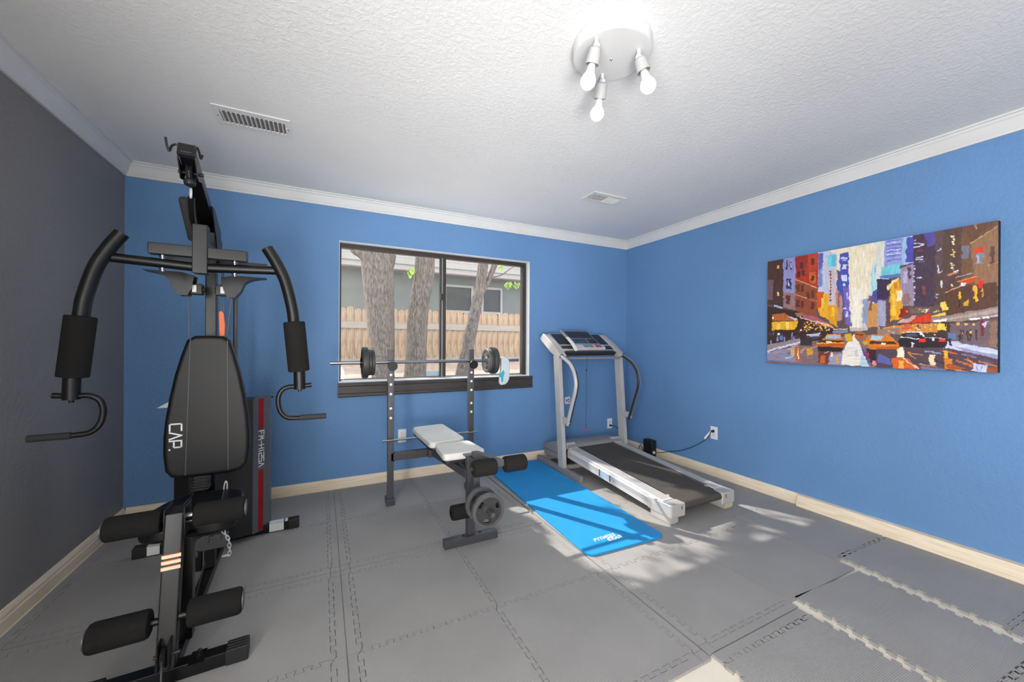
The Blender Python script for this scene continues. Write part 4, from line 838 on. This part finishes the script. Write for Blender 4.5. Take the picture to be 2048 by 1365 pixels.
# ------------------------------------------------------------------ canvas painting
PAINT = [((299,-23,625,-16,626,390,553,513,516,691,455,687,426,230),14866110),((515,508,552,396,568,457,537,687,510,690),12501960),((466,340,515,369,505,685,469,673),15262420),((-9,-13,99,-17,100,469,-9,414),4862508),((-9,176,38,187,35,385,-9,378),7362146),((61,53,72,56,72,86,61,83),15119440),((62,314,73,316,73,350,62,348),15452270),((99,-15,172,-13,173,495,100,458),9211068),((100,315,172,344,173,501,100,461),9859184),((119,17,128,20,128,108,119,106),3157074),((140,38,151,41,151,119,140,116),3946335),((119,193,147,199,147,295,119,290),3419728),((128,212,135,213,135,270,128,269),13487590),((119,352,143,356,143,441,119,438),5582898),((144,52,148,53,148,98,144,97),13815270),((172,-13,299,-18,299,320,172,222),11023904),((172,216,294,312,295,580,173,501),9325102),((172,-2,241,-3,234,120,172,138),9187368),((241,2,296,-3,293,146,248,156),11551276),((198,61,216,66,216,121,198,116),5646380),((208,130,226,135,227,189,208,185),5646380),((260,40,279,45,279,99,261,94),5646380),((181,140,200,144,200,200,181,195),5646380),((251,168,285,165,285,278,253,255),12870700),((262,198,275,200,275,249,262,246),5909544),((179,256,197,260,197,329,179,326),6041130),((202,269,220,272,220,341,203,337),6041130),((262,327,279,331,279,397,262,395),6041130),((262,436,279,438,279,505,262,503),6041130),((179,401,197,404,197,473,179,471),6041130),((205,416,222,419,222,487,205,485),6041130),((236,339,253,342,253,409,236,407),6041130),((171,215,293,319,295,312,173,208),14065804),((172,355,237,401,239,395,173,349),14065804),((241,408,293,435,293,430,242,403),13140580),((299,-11,342,-8,396,48,397,502,299,361),12238548),((299,9,324,8,324,127,302,169),6054053),((302,169,321,142,321,301,299,308),7897790),((340,34,389,41,389,144,350,141),6075600),((340,34,367,39,367,138,350,141),7915224),((343,179,368,154,398,193,398,487,352,470),13022910),((360,175,366,177,366,192,360,191),4600390),((360,203,366,205,366,221,360,219),4600390),((360,232,366,233,366,249,360,247),4600390),((360,260,366,261,366,277,360,275),4600390),((360,288,366,289,366,305,360,304),4600390),((360,316,366,318,366,333,360,332),4600390),((360,344,367,346,367,361,360,360),4600390),((360,373,367,374,367,390,360,388),4600390),((360,401,367,402,367,418,360,417),4600390),((360,429,367,430,367,446,360,445),4600390),((391,336,423,332,421,608,391,626),11699836),((400,368,408,370,408,504,400,503),9853520),((409,44,450,44,452,337,464,667,438,645,422,434,394,326,394,264,410,267),4608168),((426,332,452,337,465,662,438,645),7364780),((416,73,446,81,446,97,416,89),12898028),((419,98,444,105,444,113,419,106),12898028),((420,137,442,143,442,183,420,178),12898028),((418,226,444,232,444,283,418,277),12898028),((420,300,437,304,437,324,420,321),12898028),((426,506,440,508,440,520,426,518),12898028),((443,376,449,377,449,438,443,437),12898028),((440,538,449,539,449,590,440,589),12898028),((321,360,354,376,358,602,306,560,299,479),14853670),((355,470,396,486,399,673,358,628),14194206),((293,349,331,356,320,487,292,505),13259818),((318,407,331,409,331,494,318,492),15253062),((367,498,384,500,384,573,367,571),15447090),((537,491,586,488,587,681,532,677),12880976),((558,397,588,364,626,333,626,485,558,474),5131926),((545,424,559,426,560,543,545,541),7886928),((515,448,545,443,537,648,516,646),9213620),((552,240,588,40,609,73,591,364,552,405),10931928),((580,64,595,60,598,194,568,244),7906745),((567,92,607,133,608,127,568,87),14869212),((562,169,602,208,604,201,563,162),15131351),((-9,438,174,507,403,684,403,751,208,810,-9,842),3811364),((33,528,103,519,191,600,28,588),11559470),((28,598,191,602,174,680,28,683),14986282),((118,603,136,604,136,672,118,671),16111470),((59,615,81,617,81,675,59,674),16107600),((123,544,189,584,175,601),13549278),((48,434,100,464,96,477,44,451),11187415),((208,531,287,572,365,647,293,611,214,569),11033712),((174,524,215,528,208,566,181,563),9861200),((194,569,379,676,380,667,195,560),14858908),((261,630,391,687,392,679,262,621),13135430),((286,609,367,658,368,653,287,604),15785160),((283,675,287,675,287,687,283,687),15777350),((264,606,268,606,268,613,264,613),13790770),((264,607,270,608,270,617,264,616),7879720),((249,651,254,652,254,664,249,664),7879720),((233,642,239,643,239,656,233,656),13790770),((236,647,244,647,244,657,236,657),7879720),((227,639,231,640,231,648,227,648),16441760),((245,682,251,682,251,690,245,690),15777350),((300,661,304,661,304,671,300,671),13790770),((285,679,290,679,290,690,285,690),15777350),((333,666,341,667,341,677,333,677),16441760),((201,675,208,675,208,683,201,682),13790770),((271,640,278,641,278,652,271,652),16441760),((325,640,332,640,332,650,325,650),7879720),((286,638,291,638,291,648,286,647),15777350),((325,640,332,641,332,654,325,653),15777350),((311,654,316,654,316,671,311,670),7879720),((236,619,241,620,241,627,236,627),16441760),((283,624,290,625,290,635,283,634),16441760),((251,655,260,655,260,671,251,670),15777350),((312,655,317,655,317,670,312,669),15777350),((339,686,345,686,345,698,339,698),16441760),((222,620,227,620,227,637,222,637),13790770),((318,627,322,627,322,639,318,639),16441760),((344,686,352,687,352,698,344,698),13790770),((286,639,295,640,295,653,286,653),7879720),((213,641,219,641,219,651,213,651),7879720),((232,690,237,690,237,704,232,704),15777350),((349,653,355,653,355,661,349,661),15777350),((333,631,341,632,341,640,333,639),15777350),((233,670,241,670,241,681,233,680),15777350),((307,680,314,680,314,689,307,688),7879720),((306,689,315,689,315,697,306,696),13790770),((258,656,264,657,264,673,258,672),16441760),((215,687,223,688,223,701,215,701),7879720),((355,627,363,628,363,644,355,644),7879720),((307,654,312,655,312,669,307,668),15777350),((192,691,201,691,201,708,192,707),7879720),((243,630,249,630,249,644,243,643),15777350),((321,685,328,686,328,694,321,694),15777350),((350,683,358,683,358,697,350,697),16441760),((259,617,263,618,263,632,259,632),15777350),((241,653,248,654,248,666,241,665),13790770),((252,629,258,629,258,637,252,636),15777350),((337,653,342,653,342,662,337,662),7879720),((261,616,267,617,267,629,261,628),13790770),((288,666,294,667,294,678,288,677),16441760),((322,668,326,669,326,677,322,677),16441760),((230,649,236,649,236,666,230,666),13790770),((236,609,244,610,244,623,236,622),15777350),((306,646,311,646,311,660,306,660),13790770),((251,679,257,680,257,695,251,695),16441760),((234,642,238,642,238,655,234,655),15777350),((219,677,227,677,227,684,219,684),16441760),((260,604,267,605,267,620,260,620),16441760),((200,682,210,683,210,695,200,694),16441760),((313,669,322,670,322,680,313,679),16441760),((331,649,339,649,339,663,331,662),15777350),((265,670,272,670,272,681,265,680),15777350),((221,657,230,657,230,666,221,666),16441760),((59,774,66,774,66,831,59,831),3950200),((179,758,187,759,187,806,179,806),1972510),((90,711,97,712,97,750,90,749),5911090),((177,761,187,761,187,823,177,823),1972510),((106,741,117,741,117,793,106,793),5911090),((177,741,183,742,183,793,177,793),5911090),((104,752,113,752,113,804,104,804),8555710),((192,749,201,749,201,798,192,798),3950200),((116,772,123,772,123,829,116,829),1972510),((96,724,102,724,102,759,96,758),5911090),((10,699,18,699,18,744,10,744),5911090),((60,743,71,743,71,788,60,788),8555710),((150,741,159,741,159,789,150,788),1972510),((151,709,159,709,159,777,151,777),8555710),((20,709,29,710,29,742,20,742),3950200),((86,721,95,721,95,788,86,788),3950200),((77,740,85,741,85,794,77,794),1972510),((17,721,24,721,24,752,17,752),1972510),((34,698,42,699,42,728,34,728),8555710),((20,779,29,779,29,849,20,849),8555710),((163,743,170,744,170,805,163,805),8555710),((174,734,182,735,182,776,174,776),5911090),((67,709,80,709,80,733,67,732),14804208),((78,738,98,739,98,779,78,779),6255535),((29,548,41,550,41,571,29,569),16444360),((-9,884,208,785,210,808,-9,911),13553376),((-9,830,202,760,205,788,-9,884),9863820),((-9,908,210,805,427,752,627,740,628,1025,-9,997),8415342),((-9,914,132,854,195,982,-9,979),9209765),((117,861,169,834,167,825,115,852),7233400),((203,887,239,844,236,837,200,880),13475930),((257,859,311,830,310,822,256,852),13475930),((130,932,173,883,169,874,127,923),5916240),((26,897,74,865,72,856,23,888),7233400),((13,912,68,886,67,878,11,905),10526920),((126,906,184,872,182,863,124,896),7233400),((94,865,142,838,141,832,93,859),5916240),((155,892,198,867,196,860,153,885),13475930),((132,870,192,846,190,835,130,858),13475930),((150,864,184,822,180,815,146,856),12503265),((96,957,145,922,143,916,95,951),10526920),((117,960,167,932,165,922,114,950),12503265),((193,916,229,870,226,863,190,909),10526920),((143,874,181,833,179,827,140,868),7233400),((38,924,93,881,91,875,36,918),13475930),((174,843,203,843,203,971,174,972),12476972),((143,854,171,854,171,922,143,922),13479810),((188,854,193,854,194,955,188,955),16443060),((238,854,271,854,271,919,239,920),13801015),((438,824,478,733,511,834,546,996,410,988,427,885),14867670),((511,874,546,996,505,994),11325662),((344,907,427,895,416,988,344,992),9868980),((483,864,495,864,495,924,484,924),13157325),((303,849,368,854,350,989,300,985),7354408),((313,918,338,918,338,981,313,983),12870712),((392,917,405,916,405,978,392,979),14458940),((367,886,376,886,376,927,367,928),16116685),((332,900,381,858,379,850,330,893),11845335),((234,746,268,713,314,709,326,750,242,782),4604500),((242,737,313,724,312,717,241,730),14475760),((255,734,306,726,306,743,255,747),11187405),((202,776,268,756,268,832,208,832),4075568),((371,699,447,691,447,720,380,723),8159909),((380,690,447,689,447,683,380,684),15262945),((434,731,468,727,468,794,443,795),13674032),((478,725,505,707,529,726,523,779,483,766),11296812),((483,729,516,730,516,744,483,743),5916230),((461,682,537,677,537,707,461,707),12498100),((295,833,428,839,421,880,306,876),3154468),((296,809,331,761,347,727,410,725,421,762,431,803,428,844,294,835),13661218),((334,769,351,734,405,734,416,768),10008782),((296,809,430,809,428,842,295,835),12212254),((305,781,427,782,430,799,300,800),4598818),((340,789,372,789,372,804,340,803),15786702),((296,810,430,810,430,804,296,804),16105060),((530,854,627,859,628,1025,554,981),3417650),((510,839,538,884,559,986,533,943),4738695),((529,874,548,893,544,947),11545142),((559,942,590,946,585,989,562,986),14123660),((515,795,545,746,553,737,634,737,635,859,549,852,540,825),13924898),((551,782,556,747,605,747,603,781),11060950),((553,790,635,792,635,813,546,811),4730404),((595,798,625,799,625,814,595,814),15787218),((515,795,540,785,540,825,522,824),12886056),((573,-13,610,-7,611,297,574,294),13553352),((609,-6,680,-6,681,208,608,208),9345230),((615,15,677,19,676,11,614,7),6449334),((615,42,677,45,677,37,615,33),6449334),((615,53,677,56,677,48,615,44),6449334),((615,75,677,78,677,69,615,66),6449334),((615,99,677,101,677,92,615,90),6449334),((615,132,677,133,677,125,615,123),6449334),((615,165,678,165,677,157,615,156),6449334),((619,31,672,36,672,28,619,24),12371170),((619,90,673,93,672,86,619,82),12371170),((619,118,673,121,672,113,619,110),12371170),((598,205,674,197,674,271,592,277),7389390),((589,274,674,273,674,299,589,295),5534898),((679,-1,723,-5,724,211,680,208),10008280),((695,7,723,6,724,196,696,198),5000362),((673,232,701,207,725,202,726,527,678,520),9733792),((703,231,712,233,713,324,703,322),5258832),((685,263,699,266,699,349,685,346),11578056),((683,428,711,433,711,515,683,511),9203310),((673,236,724,208,723,201,672,228),3947620),((579,295,635,305,626,461,580,458),3944012),((580,466,616,472,617,668,580,671),10263734),((616,455,634,457,634,646,616,645),6309446),((632,335,669,310,679,400,680,618,633,637),14327334),((620,365,634,328,669,301,667,316,637,349,626,395),15653526),((640,421,654,423,655,592,640,590),15515206),((649,338,661,341,661,387,649,385),13137950),((659,405,679,402,679,474,659,489),15457982),((721,-9,802,-10,804,542,725,531),4733002),((763,-5,803,-6,803,99,772,102),5655704),((801,-10,892,-10,894,524,803,533),5653054),((801,-7,831,-6,824,253,802,265),6179406),((888,-8,1002,-4,1004,581,890,524),7360572),((916,132,1002,32,1004,541,936,506),9333328),((892,-5,1000,0,919,116),6834234),((917,131,1001,40,999,34,915,124),12228218),((976,164,989,168,989,289,977,285),6046264),((969,405,982,408,982,517,970,515),6046264),((966,297,1003,275,1003,269,965,292),11833720),((933,193,956,199,956,277,933,271),8422030),((937,209,944,211,945,268,937,266),10857145),((931,167,956,169,958,199,931,197),13780006),((890,132,914,139,914,227,891,220),7368836),((932,-3,932,46,935,47,935,-2),10521730),((855,49,863,52,864,66,855,63),15654068),((859,69,867,71,867,85,859,82),15654068),((856,85,864,88,864,102,856,99),15654068),((859,104,867,107,867,121,859,118),15654068),((856,145,864,148,864,159,856,156),14859368),((859,162,867,164,867,175,859,173),14859368),((856,176,864,178,864,190,856,187),14859368),((859,192,867,195,867,206,859,204),14859368),((856,239,864,242,864,251,856,249),14862486),((859,254,867,257,868,266,859,264),14862486),((856,268,864,270,864,280,856,278),14862486),((860,283,868,285,868,294,860,292),14862486),((726,68,759,79,759,72,726,61),13421794),((728,94,761,84,759,77,727,87),13421794),((729,177,758,172,757,165,728,170),13421794),((728,188,758,189,757,182,728,181),13421794),((808,147,825,131,823,124,806,141),13421794),((727,46,734,39,732,32,725,39),13421794),((806,240,810,294,813,293,809,240),13421794),((812,306,827,294,826,287,811,299),13421794),((738,324,756,324,755,317,737,317),13421794),((735,108,761,116,761,134,735,126),7224390),((742,188,764,195,764,214,742,208),6051950),((723,222,729,224,729,236,723,235),12896482),((723,245,729,246,729,259,723,257),12896482),((723,272,729,274,729,286,723,285),12896482),((723,299,729,301,729,313,723,312),12896482),((723,336,730,337,730,350,723,348),12896482),((723,381,730,382,730,395,723,394),12896482),((723,426,730,427,730,440,724,439),12896482),((724,472,730,473,730,485,724,485),12896482),((818,356,827,358,827,412,818,410),13555430),((757,388,765,389,766,452,757,450),8537660),((804,449,812,451,812,463,804,462),10526900),((804,476,812,477,812,488,804,486),10526900),((856,390,861,391,861,408,856,407),15782520),((844,333,878,314,876,302,842,321),12485220),((866,311,880,307,879,299,865,303),14473185),((870,354,923,328,922,321,869,347),11182245),((837,447,890,405,998,411,999,580,842,616),5782576),((838,450,894,404,893,398,837,443),12883576),((876,379,936,350,945,377,897,410),12602404),((878,379,936,358,935,352,877,373),15436880),((940,383,955,386,955,437,941,434),14952986),((886,388,903,391,903,413,886,410),13819115),((879,446,888,447,888,500,880,498),15252028),((925,413,935,415,941,525,931,527),14987322),((951,438,956,439,956,501,951,500),14784050),((894,533,911,504,915,548,898,546),14065714),((880,505,885,506,885,557,880,556),3942436),((819,515,837,509,846,569,825,575),15648852),((787,628,1004,561,1005,633,842,664,787,663),9863804),((842,629,1004,577,1004,605,842,646),11312278),((796,640,842,631,842,658,796,661),15131364),((916,638,948,630,948,644,917,651),15527152),((959,631,978,628,978,643,960,642),15527152),((956,631,1006,628,1006,624,955,627),14803430),((669,547,702,532,707,597,671,612),9185316),((730,613,783,586,791,650,702,656),13645346),((683,624,738,597,712,651,660,653),13409426),((787,608,836,585,836,608,788,622),15122006),((711,552,787,544,787,579,720,580),7888980),((815,557,821,558,821,565,815,564),5258300),((697,567,703,567,703,575,697,574),15452270),((764,572,769,573,769,580,764,579),15452270),((802,576,806,577,806,584,802,583),15787720),((774,557,779,557,779,564,774,564),5258300),((768,562,774,563,774,570,768,569),15787720),((743,553,750,554,750,561,743,560),15787720),((759,557,764,558,764,565,759,564),15787720),((755,571,762,571,762,579,755,578),13137980),((813,567,817,567,817,574,813,574),15787720),((772,567,776,567,776,574,772,574),15787720),((756,570,762,571,762,578,756,578),15452270),((772,557,779,558,779,565,772,564),15787720),((812,574,816,575,816,582,812,581),13137980),((695,558,703,559,703,566,695,565),13137980),((815,574,819,575,819,582,815,581),15452270),((729,543,733,543,733,551,729,550),13137980),((765,575,773,576,773,583,765,582),15452270),((802,571,808,571,808,578,802,578),13137980),((800,555,805,555,805,562,800,562),5258300),((813,566,817,567,817,574,813,573),13137980),((728,560,736,561,736,568,728,567),5258300),((800,580,806,581,806,588,800,587),15452270),((744,547,749,547,749,554,744,554),13137980),((664,658,999,653,1000,834,843,811,684,761),4600370),((854,669,999,649,1000,842,859,803),7363682),((976,667,999,657,1000,838,975,830),9202780),((949,656,959,657,959,760,949,759),7612470),((954,673,976,659,967,690,956,702),13483740),((601,682,679,664,809,663,809,727,616,735),13535290),((811,664,841,666,841,716,811,715),15647822),((679,664,721,667,721,704,679,701),13785644),((580,695,674,687,674,738,580,738),9861230),((741,702,745,702,745,712,741,711),16110200),((680,707,684,707,684,714,680,714),13130290),((587,688,592,689,592,697,587,697),9213620),((694,716,703,716,703,721,694,721),9213620),((586,680,591,680,591,690,586,689),16110200),((644,724,651,724,651,730,644,730),16110200),((772,726,779,726,779,733,772,733),15131100),((680,670,685,670,685,675,680,675),15131100),((683,677,690,677,690,687,683,686),9213620),((743,698,749,699,749,704,743,703),13130290),((635,715,639,715,639,723,635,723),16110200),((645,676,650,676,650,682,645,682),15131100),((726,718,731,718,731,726,726,725),5913660),((797,705,801,705,801,714,797,713),9213620),((772,723,777,723,777,730,772,730),13130290),((708,678,713,679,713,687,708,687),9213620),((750,717,755,718,755,723,750,722),15131100),((799,715,805,716,805,721,799,721),13130290),((739,673,747,674,747,683,739,682),5913660),((766,683,770,684,770,693,766,693),15131100),((684,719,689,720,689,729,684,729),16110200),((624,707,631,707,631,714,624,713),15131100),((764,673,770,674,770,680,764,680),9213620),((799,677,806,678,806,687,799,686),5913660),((735,703,739,703,739,711,735,711),9213620),((604,718,610,718,610,728,604,728),9213620),((647,719,651,719,651,727,647,727),9213620),((733,698,736,698,736,707,733,707),13130290),((718,663,722,663,722,670,718,670),5913660),((694,724,699,724,699,731,694,731),15131100),((785,699,788,700,788,706,785,706),16110200),((744,688,749,688,749,694,744,694),5913660),((736,696,745,697,745,702,736,701),15131100),((685,669,691,670,691,678,685,677),13130290),((700,715,704,716,704,722,700,722),15131100),((786,693,793,694,793,699,786,699),13130290),((743,708,746,708,746,713,743,713),9213620),((730,684,738,685,738,695,730,694),16110200),((719,674,723,674,723,682,719,682),16110200),((803,739,809,740,809,747,803,746),15131100),((706,701,715,701,715,710,706,709),16110200),((621,670,628,671,628,679,621,678),5913660),((727,676,735,676,735,684,727,683),13130290),((801,671,806,672,806,681,801,681),16110200),((619,729,626,729,626,736,619,735),9213620),((783,672,790,673,790,680,783,679),15131100),((702,727,709,728,709,735,702,734),5913660),((644,666,648,666,648,672,644,671),16110200),((756,728,764,729,764,734,756,734),9213620),((737,668,744,668,744,675,737,674),5913660),((875,662,883,663,883,680,875,679),15250522),((900,669,908,669,908,686,900,685),15250522),((924,670,931,671,931,688,924,687),15250522),((916,720,924,721,924,737,916,737),15250522),((889,727,897,727,897,744,889,744),15250522),((883,711,888,711,889,787,883,787),3680816),((891,717,896,718,897,794,891,793),3680816),((914,711,920,711,920,786,914,786),3680816),((933,709,939,710,939,784,934,784),3680816),((906,718,912,718,912,794,907,793),3680816),((575,738,636,748,665,806,671,850,575,859),14056482),((575,791,650,793,660,813,575,813),4730404),((575,748,606,749,601,781,575,782),11060950),((575,835,670,834,668,856,576,860),12344350),((598,804,618,805,618,818,598,818),15524562),((575,856,675,850,843,811,1006,862,1006,1007,576,1029),5653070),((665,784,698,725,743,720,767,756,839,771,841,830,766,843,675,831),2892844),((674,762,748,777,748,772,674,756),15527156),((700,728,744,727,743,721,700,722),15527156),((739,729,764,762,768,750,743,717),15001845),((700,734,734,729,744,758,695,756),5262428),((746,771,767,772,767,799,746,798),14693926),((817,772,838,773,839,795,817,795),14563372),((790,764,801,764,801,789,790,789),13817815),((719,799,724,799,724,836,719,836),14474470),((766,767,838,775,838,770,766,762),13158615),((835,839,845,794,868,791,1006,851,1006,912,899,863),12896996),((867,828,1006,886,1006,912,899,863),9868986),((891,807,960,834,960,825,891,799),7234690),((847,731,868,733,868,775,848,775),6060712),((851,772,859,772,859,824,851,824),3288124),((896,913,928,948,930,941,897,906),14060614),((747,961,812,982,812,975,748,954),14060614),((962,948,1003,965,1003,960,962,943),9736374),((805,927,838,964,840,956,807,919),3943478),((885,885,938,906,938,900,886,879),9736374),((957,917,986,949,988,942,959,909),4607096),((769,967,807,1004,808,999,770,962),7232110),((872,931,929,967,930,960,873,924),12873270),((938,957,978,977,979,969,939,948),7232110),((704,891,737,926,739,919,706,884),14060614),((821,861,878,880,879,874,822,854),12873270),((906,911,926,940,928,933,908,904),12873270),((808,991,851,1025,852,1019,809,985),7232110),((931,943,962,963,963,956,932,936),4607096),((899,881,938,895,938,888,899,875),7232110),((779,994,846,1013,847,1007,779,988),7232110),((945,933,1000,964,1001,956,946,925),12873270),((894,948,927,979,928,974,895,943),12873270),((766,987,831,1020,832,1013,767,979),4607096),((862,990,925,1018,926,1011,863,983),14060614),((810,888,871,913,872,907,810,881),3943478),((763,871,822,884,823,875,764,862),9736374),((781,961,838,994,839,989,781,956),7232110),((891,864,939,885,939,879,892,858),7232110),((702,881,756,897,756,890,703,873),14060614),((875,987,899,1013,901,1007,877,980),9736374),((659,854,683,834,693,891,683,995,665,929),15918276),((639,925,670,910,703,923,749,999,646,1005),13656616),((668,938,687,938,687,998,668,999),15641158),((683,923,743,1002,745,996,685,916),15780010),((586,883,636,930,641,977,581,961),6054560),((779,890,801,889,803,969,782,961),15521456),((832,861,845,861,846,915,832,915),15774258),((835,915,859,914,868,987,837,989),13532208),((856,949,908,981,860,996,837,967),11162668),((927,944,970,954,965,1007,920,998),12633828),((938,954,941,954,941,999,938,1000),7237280),((951,957,954,957,954,999,952,999),7237280),((968,961,1006,967,1006,1015,965,1010),9850924),((749,972,843,993,835,1007,753,998),7238816)]

AY0, AY1, AZ0, AZ1, AXF = .667, 1.823, 1.058, 1.856, 3.160
art = thing('canvas_painting', 'wide canvas painting of a rainy city street with yellow cabs on the right wall', 'painting', (3.18, 1.245, 1.457))
b = BM(); box(b, AXF + .0006, XR - .0006, AY0, AY1, AZ0, AZ1, .002); wobj('canvas_edge', b, 'canvas_side', art)
NU, NV = 460, 318
img = np.zeros((NV, NU, 3)); img[:] = (96, 78, 78); uu, vv = np.meshgrid((np.arange(NU) + .5) / NU * 1000, (np.arange(NV) + .5) / NV * 1000)
rs = np.random.RandomState(5)
def blur(a, kx, ky):
    for ax, k in ((1, kx), (0, ky)):
        if k > 1:
            p = np.pad(a, [(k // 2, k - 1 - k // 2) if i == ax else (0, 0) for i in range(2)], mode='wrap'); c = np.cumsum(p, axis=ax)
            c = np.concatenate([np.zeros_like(np.take(c, [0], ax)), c], ax); n = a.shape[ax]
            a = (np.take(c, range(k, k + n), ax) - np.take(c, range(0, n), ax)) / k
    return a
warp_u = blur(rs.randn(NV, NU), 5, 9) * 14; warp_v = blur(rs.randn(NV, NU), 9, 5) * 14
U = uu + warp_u; V = vv + warp_v
sv = blur(rs.randn(NV, NU), 2, 16) * 3.2; sh = blur(rs.randn(NV, NU), 14, 2) * 3.2; hue = np.stack([blur(rs.randn(NV, NU), 4, 8) * 4 for _ in range(3)], -1)
for pts, c in PAINT:
    P = np.array(pts, float).reshape(-1, 2); x0, y0 = P.min(0) - 8; x1, y1 = P.max(0) + 8
    i0, i1 = max(0, int(y0 / 1000 * NV)), min(NV, int(y1 / 1000 * NV) + 2); j0, j1 = max(0, int(x0 / 1000 * NU)), min(NU, int(x1 / 1000 * NU) + 2)
    if i1 <= i0 or j1 <= j0: continue
    u, v = U[i0:i1, j0:j1], V[i0:i1, j0:j1]; ins = np.zeros(u.shape, bool)
    for (ax, ay), (bx, by) in zip(P, np.roll(P, -1, 0)):
        if ay == by: continue
        ins ^= ((ay > v) != (by > v)) & (u < (bx - ax) * (v - ay) / (by - ay) + ax)
    img[i0:i1, j0:j1][ins] = ((c >> 16) & 255, (c >> 8) & 255, c & 255)
tall = (vv < 760)[..., None]
img = img * (1 + np.where(tall, sv[..., None], sh[..., None]) * .055) + hue * 4.0
img = np.clip(img, 0, 255) / 255; img = np.where(img <= .04045, img / 12.92, ((img + .055) / 1.055) ** 2.4)
ys = AY1 - (np.arange(NU + 1) / NU) * (AY1 - AY0); zs = AZ1 - (np.arange(NV + 1) / NV) * (AZ1 - AZ0)
inv = MW['canvas_painting'].inverted().translation
vx = np.empty(((NV + 1) * (NU + 1), 3)); vx[:, 0] = AXF + inv.x; vx[:, 1] = np.tile(ys, NV + 1) + inv.y; vx[:, 2] = np.repeat(zs, NU + 1) + inv.z
ii, jj = np.meshgrid(np.arange(NV), np.arange(NU), indexing='ij'); a = (ii * (NU + 1) + jj).ravel(); fc = np.stack([a, a + NU + 1, a + NU + 2, a + 1], 1)
me = bpy.data.meshes.new('painted_face'); nF = len(fc)
me.vertices.add(len(vx)); me.vertices.foreach_set('co', vx.ravel()); me.loops.add(nF * 4); me.loops.foreach_set('vertex_index', fc.ravel().astype(np.int32)); me.polygons.add(nF); me.polygons.foreach_set('loop_start', np.arange(0, nF * 4, 4, dtype=np.int32))
me.update(calc_edges=True)
ca = me.color_attributes.new('paint', 'FLOAT_COLOR', 'CORNER'); cc = np.ones((nF, 4, 4)); cc[:, :, :3] = img.reshape(-1, 1, 3); ca.data.foreach_set('color', cc.ravel().astype(np.float32))
m = mat('oil_paint', (128, 128, 128), .5, bump=.35, bscale=140, bdist=.002, spec=.35); nt = m.node_tree; at = nt.nodes.new('ShaderNodeVertexColor'); at.layer_name = 'paint'; nt.links.new(at.outputs['Color'], nt.nodes['Principled BSDF'].inputs['Base Color'])
me.materials.append(m); o = bpy.data.objects.new('painted_face', me); COL.objects.link(o); o.parent = art
